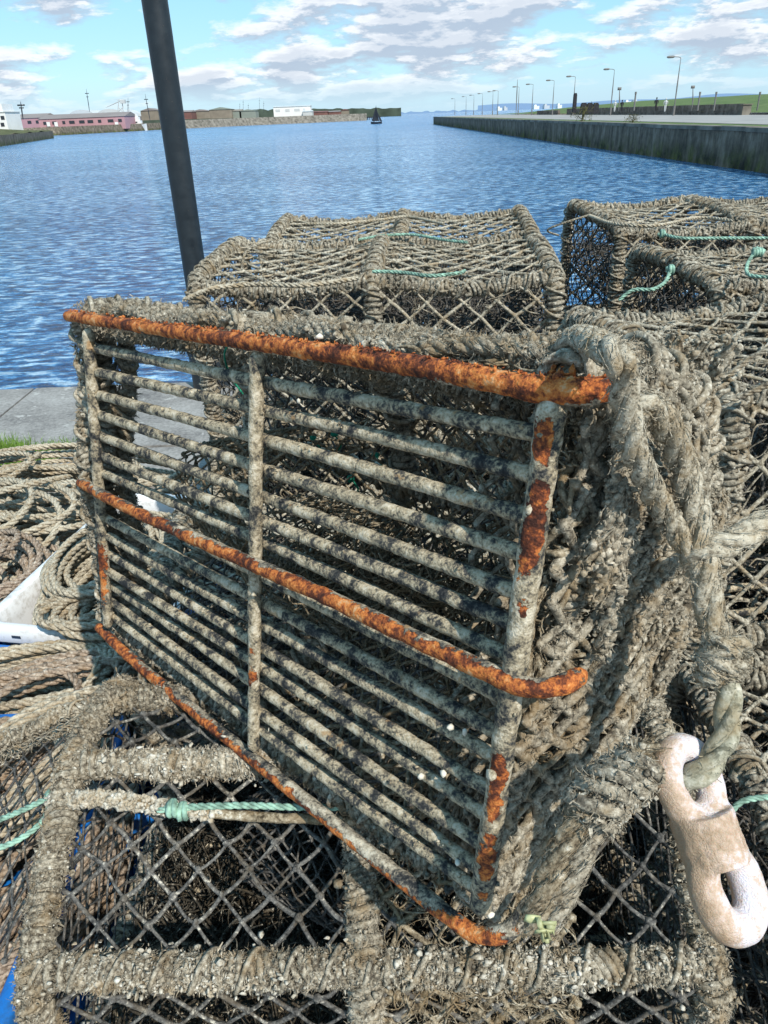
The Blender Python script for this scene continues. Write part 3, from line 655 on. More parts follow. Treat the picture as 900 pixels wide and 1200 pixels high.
# pink shed
def shed(px0, px1, pyt, pyb, Yd, wall, roof, label, name='shed', cat='shed', group=None, ridgeh=.25, win=0, gable=True, depth=18, wmat='dark'):
    c, s, zb = px_box(px0, px1, pyt, pyb, Yd, depth); t = thing(name, (c[0], Yd, zb), label, cat, group); z0 = zb; z1 = zb + s[2]; zr = z1 - s[2] * ridgeh
    x0, x1 = c[0] - s[0] / 2, c[0] + s[0] / 2; m = MB(); m.box((c[0], c[1], (z0 - 1 + zr) / 2), (s[0], depth, zr - z0 + 1)); m.build('wall', M[wall], t, smooth=False)
    r = MB()
    if gable:   # gable towards us
        v = [(x0 - .3, Yd - .4, zr + .02), (x1 + .3, Yd - .4, zr + .02), (c[0], Yd - .4, z1), (x0 - .3, Yd + depth, zr + .02), (x1 + .3, Yd + depth, zr + .02), (c[0], Yd + depth, z1)]
        r.add(v, quads=[[0, 2, 5, 3], [1, 4, 5, 2]], tris=[[0, 1, 2], [3, 5, 4]])
    else:
        v = [(x0 - .3, Yd - .4, zr), (x1 + .3, Yd - .4, zr), (x1 + .3, Yd + depth * .5, z1), (x0 - .3, Yd + depth * .5, z1), (x0 - .3, Yd + depth, zr), (x1 + .3, Yd + depth, zr)]
        r.add(v, quads=[[0, 1, 2, 3], [3, 2, 5, 4], [0, 4, 5, 1]], tris=[])
        r.add([v[0], v[3], v[4], v[1], v[2], v[5]], tris=[[0, 1, 2], [3, 5, 4]])
    r.build('roof', M[roof], t, smooth=False)
    for k in range(win):
        wx = x0 + s[0] * (k + .5 + rng.uniform(-.15, .15)) / win; w = MB(); wl = s[0] / win * rng.uniform(.25, .6); w.box((wx, Yd - .05, z0 + (zr - z0) * .62), (wl, .2, (zr - z0) * .28)); w.build('window', M[wmat], t, smooth=False)
    return t
ps = shed(47, 148, 132.5, 150.5, 520, 'pink', 'roofgrey', 'long pink waterfront shed with a grey roof and dark windows', win=9, gable=False, ridgeh=.3, depth=30)
shed(18, 52, 133, 151, 535, 'pink', 'roofgrey', 'shorter darker pink shed joined left of the long pink shed', win=3, gable=False, ridgeh=.3, depth=30)
for k, (px, w_) in enumerate(((57, 2.2), (66, 2.4), (137, 2.2))):
    p = at_y(px, 146, 519.0); m = MB(); m.box((p[0], 518.9 - .1, p[2] + .2), (2.0, .25, 2.4)); m.build('door', M['white'], ps, smooth=False)
# domed pale roofs behind
for k, (a, b, tp, lb) in enumerate(((80, 112, 128.5, 'low silvery domed roof behind the pink shed, left of the crane'), (112, 146, 127.5, 'long silvery domed roof behind the pink shed, under the crane'))):
    c, s, zb = px_box(a, b, tp, 137, 640, 40); t = thing('warehouse', (c[0], 640, zb), lb, 'warehouse'); m = MB(); th = np.linspace(0, np.pi, 13)
    v = [(c[0] - s[0] / 2 * math.cos(q_), y_, zb + s[2] * math.sin(q_)) for y_ in (640, 690) for q_ in th]; m.add(v, quads=[[i, i + 1, 14 + i, 13 + i] for i in range(12)]); m.add([v[i] for i in range(13)] + [(c[0], 640, zb)], tris=[[i, i + 1, 13] for i in range(12)])
    m.build('roof', M['greywhite'], t); m = MB(); m.box((c[0], 665, zb - 3), (s[0], 49, 6)); m.build('wall', M['roofgrey'], t, smooth=False)
mast(105, 131, 104, 560, .30, 'tall thin leaning mast behind the pink shed', -4)
mast(176, 142, 110, 560, .32, 'tall thin mast right of the white ship', -6)
mast(150, 140, 114, 570, .25, 'thin mast rising behind the white ship', 0)
for i, (px, tp) in enumerate(((281, 120), (285, 116), (291, 121), (304, 114), (309, 118))): mast(px, 134, tp, 720, .14, ['leftmost thin yacht mast behind the green-roofed sheds', 'second thin yacht mast behind the green-roofed sheds', 'third thin yacht mast behind the green-roofed sheds', 'tallest thin yacht mast left of the white warehouse', 'thin yacht mast nearest the white warehouse'][i])
# crane
t = thing('dock_crane', tuple(at_y(141, 137, 570)), 'pale lattice dock crane with a raised jib behind the white ship', 'crane')
m = MB()
for a, b in (((138, 138), (139, 118)), ((145, 138), (143, 117)), ((138, 131), (145, 125)), ((138, 125), (144, 131)), ((137, 117), (146, 117))): tube(m, resample([at_y(*a, 570.), at_y(*b, 570.)], 1), .28, 5)
m.build('tower', M['greywhite'], t); m = MB(); tube(m, resample([at_y(143, 117, 570.), at_y(124, 126, 570.)], 1), .22, 5); tube(m, resample([at_y(140, 119, 570.), at_y(124, 126, 570.)], 1), .18, 5); m.build('jib', M['greywhite'], t)
m = MB(); m.box(at_y(144, 119, 570.), (3.2, 3, 2.2)); m.build('cab', M['greywhite'], t, smooth=False)
# white ship
def hull(m, c, L_, B_, H_):
    n = 14; v = []
    for i in range(n):
        u_ = i / (n - 1); b_ = B_ / 2 * (1 - abs(2 * u_ - 1) ** 3.2) + .05; sh = H_ * (1 + .25 * (2 * u_ - 1) ** 2); x = c[0] + L_ * (u_ - .5)
        v += [(x, c[1] - b_ * .55, c[2]), (x, c[1] - b_, c[2] + sh), (x, c[1] + b_, c[2] + sh), (x, c[1] + b_ * .55, c[2])]
    q = []
    for i in range(n - 1):
        for j in range(3): q.append([i * 4 + j, i * 4 + 4 + j, i * 4 + 5 + j, i * 4 + 1 + j])
    m.add(v, quads=q + [[0, 1, 2, 3], [n * 4 - 4, n * 4 - 3, n * 4 - 2, n * 4 - 1]])
p = at_y(157, 150, 545.0); p[2] = SEA - .2
t = thing('ship', (p[0], p[1], SEA), 'small white ship with stepped superstructure moored beside the pink shed', 'ship')
m = MB(); hull(m, p, 17, 5, 3.4); m.build('hull', M['greywhite'], t, smooth=False)
m = MB(); m.box((p[0], p[1], SEA + 4.6), (11, 4, 2.6)); m.box((p[0] + 1, p[1], SEA + 6.9), (7, 3.6, 2.2)); m.box((p[0] + 1.5, p[1], SEA + 8.8), (4, 3, 1.6)); m.build('superstructure', M['white'], t, smooth=False)
for dx in (-3, 0, 3):
    m = MB(); m.box((p[0] + dx * .9, p[1] - 2.02, SEA + 4.9), (1.2, .1, .8)); m.build('window', M['dark'], t, smooth=False)
m = MB(); tube(m, resample([(p[0] - 1, p[1], SEA + 9), (p[0] - 1, p[1], SEA + 14)], 1), .15, 6); tube(m, resample([(p[0] - 3, p[1], SEA + 12), (p[0] + 1, p[1], SEA + 12)], 1), .1, 5); m.build('mast', M['greywhite'], t)
# sheds in the middle distance
gs = 'sheds on the far bank'
shed(166, 186, 126.5, 139, 610, 'brownshed', 'roofgrey', 'brownish shed half hidden behind the dark pole, on its left', group=gs)
shed(213, 225, 129, 138, 640, 'redshed', 'roofgrey', 'small dark red shed just right of the dark pole', group=gs, gable=False)
shed(224, 246, 128, 137.5, 660, 'brownshed', 'roofgrey', 'brown shed with low gable, left of the taller one', group=gs)
shed(246, 272, 125.5, 137, 660, 'brownshed', 'greenroof', 'largest brown gabled shed on the rubble bank', group=gs)
shed(271, 283, 128, 137, 665, 'greenroof', 'brownshed', 'narrow shed between the two greenish gabled sheds', group=gs, gable=False)
shed(281, 300, 128, 136.5, 665, 'greenroof', 'greenroof', 'greenish gabled shed left of the yacht masts', group=gs)
w = shed(321, 364, 123.5, 135.5, 700, 'white', 'greywhite', 'large white warehouse with a pale flat roof on the far bank', 'warehouse', 'warehouse', gable=False, ridgeh=.12, win=4, wmat='greywhite')
shed(355, 366, 129, 136, 690, 'greywhite', 'greywhite', 'small grey annexe at the right end of the white warehouse', group=gs, gable=False)
shed(366, 384, 130, 135.5, 720, 'redshed', 'redshed', 'low dark red shed right of the white warehouse', group=gs, gable=False)
shed(385, 400, 129.6, 135, 725, 'redshed', 'roofgrey', 'second low dark red shed along the far bank', group=gs, gable=False)
shed(400, 409, 127.5, 135, 725, 'brownshed', 'redshed', 'small taller brown hut at the end of the far bank', group=gs)
m = MB(); p0 = at_y(425, 137, 780.); p1 = at_y(446, 137, 780.); L_ = p1[0] - p0[0]
m.box(((p0[0] + p1[0]) / 2, 780, -.6), (L_, 5, .9)); 
for k in range(9): m.box((p0[0] + L_ * (k + .5) / 9, 779, -1.8), (.6, .6, 2.6))
m.build('jetty', M['cloth'], smooth=False, origin=(p0[0], 780, SEA), label='dark low timber jetty at the end of the far bank', category='jetty')
# sailing boat
p = at_y(441, 141.5, 420.0); p[2] = SEA; x, y = p[0], 420.
t = thing('sailing_boat', (x, y, SEA), 'small dark boat with a tall dark triangular sail out on the water', 'boat')
m = MB(); hull(m, (x, y, SEA - .15), 5.6, 1.8, 1.0); m.build('hull', M['sail'], t, smooth=False)
m = MB(); v = [(x - 2.3, y, SEA + 1.3), (x + 1.4, y, SEA + 1.2), (x + .1, y, SEA + 8.0), (x - .4, y + .35, SEA + 3.2)]; m.add(v + [(a, b + .05, c) for a, b, c in v], tris=[[0, 3, 2], [3, 1, 2], [0, 1, 3], [4, 6, 7], [7, 6, 5], [4, 7, 5]]); m.build('sail', M['sail'], t, smooth=False)
m = MB(); v = [(x + 1.6, y, SEA + 1.2), (x + 2.9, y, SEA + 1.1), (x + .5, y, SEA + 5.6)]; m.add(v + [(a, b + .05, c) for a, b, c in v], tris=[[0, 1, 2], [3, 5, 4]]); m.build('jib_sail', M['sail'], t, smooth=False)
m = MB(); tube(m, resample([(x + .1, y, SEA + .6), (x + .1, y, SEA + 8.4)], 1), .06, 6); m.build('mast', M['dark'], t)
m = MB(); tube(m, resample([(x - 1.2, y, SEA + .8), (x - 1.2, y, SEA + 1.9)], .2), .25, 8); m.build('crew', M['cloth'], t)

# the leaning-looking dark pole at the quay edge (vertical in the world)
px_, py_ = 205, 160
pb = at_y(229, 322, 4.98); X0 = pb[0]
t = thing('lamp_column', (X0, 4.98, 0), 'thick dark blue-grey painted pole standing at the quay edge', 'pole')
m = MB(); tube(m, resample([(X0, 4.98, .0), (X0, 4.98, 4.2)], .05), .072, 40, amp=.0006, nscale=20); m.build('shaft', M['pole'], t)
m = MB(); tube(m, resample([(X0, 4.98, 0), (X0, 4.98, .25)], .05), .125, 24, caps=False); m.build('base', M['pole'], t)

# ================================================================== CREELS
def profile_fn(ctrl):
    P = spline([(0, y, z) for y, z in ctrl], .01); d = np.r_[0, np.cumsum(np.linalg.norm(np.diff(P, axis=0), axis=1))]
    T = np.gradient(P, axis=0); T /= np.linalg.norm(T, axis=1)[:, None]; Nn = np.c_[np.zeros(len(P)), -T[:, 2], T[:, 1]]   # outward if ctrl runs near->far over the top
    cc = P.mean(0); sgn = np.sign(np.sum(Nn * (P - cc), axis=1).mean()); Nn = Nn * sgn
    return P, d, Nn
DPROF = [(-.275, .0), (-.282, .10), (-.282, .28), (-.275, .375), (-.245, .412), (-.12, .422), (.12, .422), (.245, .412), (.275, .375), (.282, .28), (.282, .10), (.275, .0)]
def skin_fn(P, d, Nn, L, sag=.035, world=None, half=True, rough=.004):
    def S(u, v, h=None):
        y = np.interp(v, d, P[:, 1]); z = np.interp(v, d, P[:, 2]); ny = np.interp(v, d, Nn[:, 1]); nz = np.interp(v, d, Nn[:, 2])
        q = u / L * (2 if half else 1); s_ = -sag * np.abs(np.sin(np.pi * q)) * (np.abs(np.sin(np.pi * v / d[-1])) ** .3)
        s_ = s_ + rough * fbm(np.c_[u * 9, v * 9, u * 0 + L * 7], 1, 2)
        if h is not None: s_ = s_ + h
        O = np.c_[u - L / 2, y + ny * s_, z + nz * s_]
        return world(O) if world else O
    return S
def end_fn(ctrl_P, x, bulge=.0, world=None, scale=1.0):
    """flat (bulging) end face inside the hoop: u across the width, v up"""
    y0, y1 = ctrl_P[:, 1].min(), ctrl_P[:, 1].max(); zt = ctrl_P[:, 2].max()
    ys = np.linspace(y0, y1, 80); top = np.array([ctrl_P[np.argsort(np.abs(ctrl_P[:, 1] - yy))[:6], 2].max() for yy in ys])
    def S(u, v, h=None):
        yy = y0 + u; tz = np.interp(yy, ys, top); z = v / zt * tz
        b = bulge * np.sin(np.pi * np.clip(u / (y1 - y0), 0, 1)) * np.sin(np.pi * np.clip(v / zt, 0, 1)) + .006 * fbm(np.c_[u * 12, v * 12, u * 0 + x * 5], 1, 2)
        if h is not None: b = b + h
        O = np.c_[x + np.sign(x) * b, yy, z]
        return world(O) if world else O
    return S, y1 - y0, zt

def creel(name, label, group, L=.86, prof=DPROF, rails=(.315, .685), det=1.0, fmat='rope_back', net_m='twine_pale', cell=.082, bars=7, seed=0, loc=(0, 0, 0), rot=(0, 0, 0), nR=.0038, rr=.0055):
    t = thing(name, loc, label, 'lobster creel', group); t.rotation_euler = rot; WORLD0[t.name] = (0, 0, 0)
    P, d, Nn = profile_fn(prof); S = skin_fn(P, d, Nn, L, sag=.022)
    fm = [M[fmat], M['barn']]
    nf = int(1500 * det)
    for x in (-L / 2, 0, L / 2):
        m = MB(); Q = P + np.array([x, 0, 0]); Q[:, 0] += .008 * fbm(Q, 6, 2); Q[:, 1:] += .010 * fbm(Q + 5, 5, 2)[:, None]
        wrap(m, Q, .013, rr * .8, .0120, int(nf * 1.3), int(260 * det), out=1); m.build('hoop', fm, t)
    y0, y1 = P[0, 1], P[-1, 1]
    for (a, b) in (((-L / 2, y0), (L / 2, y0)), ((-L / 2, y1), (L / 2, y1)), ((-L / 2, y0), (-L / 2, y1)), ((L / 2, y0), (L / 2, y1))):
        m = MB(); wrap(m, spline([(*a, .012), ((a[0] + b[0]) / 2, (a[1] + b[1]) / 2, .014), (*b, .012)], .01), .010, rr, .014, nf, int(200 * det)); m.build('base_rail', fm, t)
    for i, fr in enumerate(rails):
        j = int(fr * (len(P) - 1)); yy, zz = P[j, 1], P[j, 2]; m = MB()
        th = i in (0, len(rails) - 1)
        path = spline([(-L / 2, yy, zz), (-L * .25, yy * .985, zz - .018), (0, yy, zz), (L * .25, yy * .985, zz - .022), (L / 2, yy, zz)], .01)
        if th: wrap(m, path, .010, rr * .85, .0125, nf, int(240 * det), messy=1.8)
        else: wrap(m, path, .004, rr * .7, .012, int(nf * .6), 60)
        m.build('rail', fm, t)
    for k in range(bars):
        y = y0 + (y1 - y0) * (k + 1) / (bars + 1); m = MB(); tube(m, resample([(-L / 2, y, .004), (L / 2, y, .004)], .01), .007, 8, amp=.003, nscale=60); m.build('base_bar', M['bar'], t)
    m = MB(); net(m, S, L, d[-1], cell, nR, .0035, kr=1.7, sides=5); 
    net(m, lambda u, v, h=None: S(u, v, -.13), L, d[-1], cell * .5, .0018, .007, mat=2, kr=1.8)
    tangle(m, S, L, d[-1], int(500 * det), (.02, .07), (.0007, .0020), (1, .3), 1.2, .006, mat=1)
    c = m.v[0][rng.integers(0, len(m.v[0]), int(5000 * det))]; fuzz(m, c, (.006, .02), .0007, mat=1); c = m.v[0][rng.integers(0, len(m.v[0]), 1500)]; lumps(m, c, rng.uniform(.0015, .005, 1500), 1, .4)
    c = S(rng.uniform(0, L, int(1800 * det)), rng.uniform(0, d[-1], int(1800 * det))); fuzz(m, c, (.008, .025), .0005, mat=1)
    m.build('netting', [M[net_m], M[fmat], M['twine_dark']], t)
    for sgn in (-1, 1):
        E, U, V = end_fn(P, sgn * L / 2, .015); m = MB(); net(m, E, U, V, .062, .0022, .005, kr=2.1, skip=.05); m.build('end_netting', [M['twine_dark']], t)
    # inner funnel of dark netting
    m = MB()
    def G(u, v, h=None):
        return np.c_[u - L / 2, v - .24, .20 + (0 if h is None else h * 3) + .08 * np.sin(u * 9) * np.cos(v * 13)]
    net(m, G, L, .48, .04, .002, .01); tangle(m, G, L, .48, 500, (.05, .14), (.001, .003), (1, .3), 1.4, .03)
    def F(u, v, h=None):
        a = v / .9 * 2 * np.pi; r = .155 - .09 * u / .3; s_ = 1 + .12 * np.sin(a * 3 + u * 9)
        return np.c_[-L * .25 + .18 + r * np.cos(a) * s_, y0 + .03 + u * 1.1, .20 + r * np.sin(a) * s_]
    net(m, F, .3, .9, .045, .0017, .004); m.build('funnel_netting', [M['twine_dark']], t)
    return t

GB = 'old lobster creels stacked in rows on the quay'
A = creel('lobster_creel', 'weathered creel directly behind the rusty-barred creel, in the centre stack, draped with a mint twine', GB, loc=(.012, 2.09, .868), rot=(R_(2.5), 0, R_(-4)))
def another(src, loc, rz, label, rx=0, ry=0, sc=1):
    c = copy_tree(src); c.location = loc; c.rotation_euler = (R_(rx), R_(ry), R_(rz)); c['label'] = label; c.scale = (sc, sc, sc); return c
another(A, (.10, 2.76, .850), 176.5, 'farthest creel of the centre stack, its top rail against the sea right of the pole', rx=-5)
another(A, (1.19, 2.76, .870), 3, 'farthest creel of the right-hand stack, its open left end showing sea through the net', rx=3)
another(A, (1.20, 1.98, .835), 182, 'creel at right with a mint rope tied at its corner, before the farthest right creel', rx=0)
# the rest of the stacks below
another(A, (-.01, 2.10, .43), 178, 'creel under the centre stack, seen dimly through the bars of the rusty creel')
another(A, (.02, 2.08, 0.0), -1, 'bottom creel of the centre stack resting on the quay')
another(A, (.07, 2.77, .43), 2, 'middle creel of the far centre stack, above the quay')
another(A, (.09, 2.75, 0.0), 181, 'bottom creel of the far centre stack')
another(A, (1.20, 2.74, .43), 179, 'middle creel of the far right stack below the open-ended one')
another(A, (1.17, 2.76, 0.0), 1, 'bottom creel of the far right stack on the quay')
another(A, (1.12, 2.09, .42), -2, 'dark creel below the one with the mint rope corner')
another(A, (1.15, 2.06, 0.0), 178, 'bottom creel of the near right stack on the quay')
Ec = another(A, (.86, 1.28, .845), 190, 'dark netted creel at the right edge behind the knotted hanging rope', rx=0)
another(A, (.90, 1.22, .42), 7, 'shadowed creel at the lower right edge beneath the dark netted one')
another(A, (.92, 1.20, 0.0), 185, 'lowest creel at the right edge standing on the quay')
another(A, (-.02, 1.36, .40), 4, 'creel hidden behind the lower bars of the rusty creel, supporting it')
another(A, (.02, 1.34, -.01), 182, 'bottom creel under the supporting one behind the bars')
another(A, (-.03, .72, .0), 179, 'bottom creel standing on the quay under the foreground netted creel')

another(A, (.905, .66, .40), 178, 'dark-netted creel at the bottom right corner, right of the barnacled one')
another(A, (.90, .64, -.02), 3, 'bottom creel on the quay at the lower right corner')
# foreground creel the big one rests on
PP = [(-.29, .0), (-.292, .12), (-.285, .25), (-.265, .30), (-.10, .415), (-.03, .432), (.07, .425), (.16, .36), (.21, .18), (.21, .0)]
def foreground():
    L = .80
    t = thing('lobster_creel', (0, 0, 0), 'barnacled creel in the bottom foreground with black diamond netting, lying under the rusty-barred creel', 'lobster creel', GB); WORLD0[t.name] = (0, 0, 0)
    P, d, Nn = profile_fn(PP); S = skin_fn(P, d, Nn, L, sag=.016, rough=.002)
    fm = [M['rope_foul'], M['barn']]
    for x in (-L / 2, -.008, L / 2):
        m = MB(); Q = P + np.array([x, 0, 0]); Q[:, 0] += .012 * fbm(Q, 6, 2)
        wrap(m, Q, .013, .0045, .011, 6500, 1500, flen=(.005, .016), messy=1.8, fw=.00032, loose=False, lump=.3); 
        # overgrown clusters
        c = Q[rng.integers(0, len(Q), 1100)] + rng.normal(size=(1100, 3)) * .0105; lumps(m, c, rng.uniform(.0012, .0042, 1100), 0, .55); dh = rng.normal(size=(9000, 3)); dh /= np.linalg.norm(dh, axis=1)[:, None]; fuzz(m, Q[rng.integers(0, len(Q), 9000)] + dh * .019, (.006, .015), .00055)
        m.build('hoop', fm, t)
    jr = [int(np.argmin(np.abs(P[:, 1] + .265) + np.abs(P[:, 2] - .30))), int(np.argmin(np.abs(P[:, 1] + .06) + np.abs(P[:, 2] - .435))), int(np.argmin(np.abs(P[:, 1] - .08) + np.abs(P[:, 2] - .44)))]
    for i, j in enumerate(jr):
        yy, zz = P[j, 1], P[j, 2]; m = MB(); path = spline([(-L / 2, yy, zz), (-L * .25, yy, zz - .004), (0, yy, zz), (L * .25, yy, zz - .006), (L / 2, yy, zz)], .01)
        wrap(m, path, .012, .0045, .012, 6500, 2600 if i < 2 else 800, flen=(.005, .018), messy=1.8, fw=.00032, loose=(i == 0), lump=.25)
        c = path[rng.integers(0, len(path), 6000)] + rng.normal(size=(6000, 3)) * .010; ck = fbm(c, 30, 2) > .02; lumps(m, c[ck], rng.uniform(.0009, .0034, int(ck.sum())), 0 if i == 2 else 1, .6); dh = rng.normal(size=(8000, 3)); dh /= np.linalg.norm(dh, axis=1)[:, None]; fuzz(m, path[rng.integers(0, len(path), 8000)] + dh * .0175, (.006, .015), .00055)
        m.build('rail', fm, t)
    for (a, b) in (((-L / 2, P[0, 1]), (L / 2, P[0, 1])), ((-L / 2, P[-1, 1]), (L / 2, P[-1, 1]))):
        m = MB(); wrap(m, resample([(*a, .012), (*b, .012)], .01), .011, .006, .014, 1500, 300); m.build('base_rail', fm, t)
    for k in range(6):
        y = -.24 + .48 * k / 5; m = MB(); tube(m, resample([(-L / 2, y, .004), (L / 2, y, .004)], .01), .008, 10, amp=.003, nscale=60); m.build('base_bar', M['bar'], t)
    m = MB(); net(m, S, L, d[-1], .060, .0027, .0025, kr=2.1, sides=6, sag=.004)
    c = m.v[0][rng.integers(0, len(m.v[0]), 3000)]; fuzz(m, c, (.003, .009), .0003); c = m.v[0][rng.integers(0, len(m.v[0]), 900)]; lumps(m, c, rng.uniform(.0008, .002, 900))
    m.build('netting', [M['twine_fore']], t)
    # weedy growth hanging on the right-hand bay only
    m = MB(); S2 = lambda u, v, h=None: S(u, v, h)
    uu = lambda f: (lambda u, v, h=None: S(.40 + u, v, h))
    net(m, uu(0), .25, d[-1] * .5, .05, .0036, .006, kr=1.6, sides=6); tangle(m, uu(0), .25, d[-1] * .45, 450, (.015, .05), (.0006, .0016), (.4, 1), 1.3, .008); c = m.v[0][rng.integers(0, len(m.v[0]), 9000)]; fuzz(m, c, (.005, .016), .0005)
    c = S(rng.uniform(.40, .65, 4000), rng.uniform(.15, d[-1] * .5, 4000)); fuzz(m, c, (.005, .02), .0004)
    m.build('weed_growth', [M['rope_brown']], t)
    for sgn in (-1, 1):
        E, U, V = end_fn(P, sgn * L / 2, .01); m = MB(); net(m, E, U, V, .055, .0019, .004); m.build('end_netting', [M['twine_dark']], t)
    # inside: dark net funnel and old matted net
    m = MB()
    def F(u, v, h=None):
        a = v / .9 * 2 * np.pi; r = .15 - .09 * u / .3; return np.c_[-.02 + .0 * a - u * .6, .0 + r * np.cos(a), .20 + r * np.sin(a)]
    net(m, F, .3, .9, .04, .0018, .004); m.build('funnel_netting', [M['twine_dark']], t)
    m = MB()
    def G(u, v, h=None):
        hh = 0 if h is None else h; return np.c_[u - .38, v - .25, .03 + hh * 2 + .03 * np.sin(u * 20) * np.cos(v * 17)]
    tangle(m, G, .76, .5, 1700, (.05, .16), (.001, .0026), (1, .3), 1.4, .03); net(m, G, .76, .5, .045, .0016, .006); m.build('matted_netting', [M['weed']], t)
    t.location = (-.032, .785, .425); t.rotation_euler = (0, 0, R_(-1.5)); return t
foreground()

# ================================================================== THE RUSTY-BARRED CREEL
SCL = .5
_q = [(85, 370), (700, 450), (575, 1100), (120, 740)]
_R = np.array([ray(*p) for p in _q]).T
_d = np.linalg.svd(_R * np.array([1, -1, 1, -1]))[2][-1]; _d = _d / _d[1] * SCL
Q0, Q1, Q2, Q3 = [CAM + _R[:, i] * _d[i] for i in range(4)]
LA, LB = np.linalg.norm(Q1 - Q0), np.linalg.norm(Q3 - Q0)
ea, eb = (Q1 - Q0) / LA, (Q3 - Q0) / LB; en = np.cross(ea, eb); en /= np.linalg.norm(en)
Minv = np.linalg.inv(np.stack([ea, eb, en], 1))
def Wf(x, y, h): return Q0 + np.outer(np.ravel(x), ea) + np.outer(np.ravel(y), eb) + np.outer(np.ravel(h), en)
def Wp(pts): p = np.asarray(pts, float); return Wf(p[:, 0], p[:, 1], p[:, 2])
def loc_of(px, py, h=0.0):
    w = at_plane(px, py, Q0 + en * h, en); return Minv @ (w - Q0)
base0 = tuple(Wf([LA / 2], [LB], [.1])[0])
T0 = thing('lobster_creel', base0, 'big creel on its side showing rusty orange rails and crusted steel bars', 'lobster creel')
def rustfn(level, dirv=None, k=.5, spots=()):
    def fn(V, D):
        w = np.full(len(V), level, float) + .42 * fbm(V, 30, 4)
        if dirv is not None: w = w + k * (D @ np.asarray(dirv))
        for c, r, s in spots: w = w + s * np.exp(-np.sum((V - c) ** 2, 1) / r ** 2)
        return np.clip(w, 0, 1)
    return fn
UPV = np.array([0, 0, 1.0]); OUT = -en
# rails
def endbend(path): return spline(Wp(path), .003)
m = MB(); P = endbend([(-.012, 0, -.004), (.1, .0, -.010), (.3, .001, -.010), (.5, .001, -.011), (.7, .002, -.012), (.83, .006, -.012), (LA + .0, .004, -.004), (LA + .014, .0, .014)])
R = np.linspace(.0082, .0100, len(P)) * (1 + .05 * fbm(P, 14, 2)); R[-25:] *= 1.06
tube(m, P, R, 26, amp=.0013, nscale=70, attr=rustfn(.66, UPV * .75 + OUT * .55, .50), octv=4); m.build('top_rail', M['rail'], T0, label='orange flaking top rail')
# torn flakes standing on the top rail
m = MB(); c = P[rng.integers(5, len(P) - 5, 420)]; c = c + UPV * .0095 + OUT * rng.uniform(-.006, .006, (420, 1)) ; lumps(m, c, rng.uniform(.0005, .0013, 420), rough=.6)
pk = at_plane(655, 435, Q0 + OUT * .006, en); c = pk + rng.normal(size=(60, 3)) * [.006, .006, .002] - UPV * .004; lumps(m, c, rng.uniform(.0010, .0024, 60), rough=.6); m.a = [np.ones(len(x)) for x in m.v]
m.build('rust_flake', M['rail'], T0)
yL = loc_of(108, 566)[1]; yR = loc_of(628, 812, -.02)[1]
ym = lambda x: yL + (yR - yL) * x / LA
m = MB(); xr = loc_of(600, 805, -.02)[0]
P = endbend([(-.004, yL, -.012), (.15, ym(.15), -.021), (.4, ym(.4), -.022), (.6, ym(.6) - .002, -.022), (xr - .03, ym(xr - .03), -.022), (xr + .012, ym(xr), -.018), (xr + .032, ym(xr) - .004, -.002), (xr + .038, ym(xr) - .008, .022)])
tube(m, P, .0087 * (1 + .05 * fbm(P, 18, 2)), 24, amp=.0014, nscale=80, attr=rustfn(.40, OUT * .85 + UPV * .05, .50), octv=4); m.build('middle_rail', M['rail'], T0, label='rusty middle rail with a hooked end')
m = MB(); xb = loc_of(545, 1095)[0]
P = endbend([(-.004, LB - .012, -.006), (.15, LB - .004, -.010), (.4, LB, -.010), (.6, LB, -.010), (xb - .03, LB, -.010), (xb + .02, LB - .002, -.006), (xb + .045, LB - .022, .006), (xb + .052, LB - .05, .03)])
tube(m, P, .0092 * (1 + .05 * fbm(P, 18, 2)), 24, amp=.0014, nscale=80, attr=rustfn(.34, OUT * .60 - UPV * .70, .60, [(Wf([.16], [LB], [0])[0], .26, .45), (Wf([.02], [LB], [0])[0], .12, .4), (Wf([.45], [LB], [0])[0], .15, .2), (Wf([xb + .01], [LB], [-.015])[0], .03, .9)]), octv=4); m.build('bottom_rail', M['rail'], T0, label='bottom rail rusty orange along its lower edge')
# posts
def post(p0, p1, r, name, lab, lvl, spots=(), hh=-.006):
    a = Minv @ (at_plane(*p0, Q0 + en * hh, en) - Q0); b = Minv @ (at_plane(*p1, Q0 + en * hh, en) - Q0); m = MB()
    P = resample(Wp([a, b]), .003); tube(m, P, r * (1 + .09 * fbm(P, 25, 2)), 22, amp=.0018, nscale=85, attr=rustfn(lvl, OUT, .25, spots), octv=4)
    n = int(len(P) * .25); c = P[rng.integers(0, len(P), n)]; lumps(m, c + rng.normal(size=(n, 3)) * r * .55, rng.uniform(.001, .0034, n), rough=.45)
    m.build(name, M['post'], T0, label=lab)
    return P
sp = lambda px, py: at_plane(px, py, Q0 + en * -.020, en)
post((103, 385), (127, 735), .0085, 'post', 'thin weathered post at the far left end', -.02, [(sp(122, 680), .05, .5), (sp(118, 640), .03, .4)])
post((301, 412), (297, 878), .0078, 'post', 'pale crusted post halfway along', -.2, [(sp(297, 800), .03, .55), (sp(297, 770), .02, .4)], -.008)
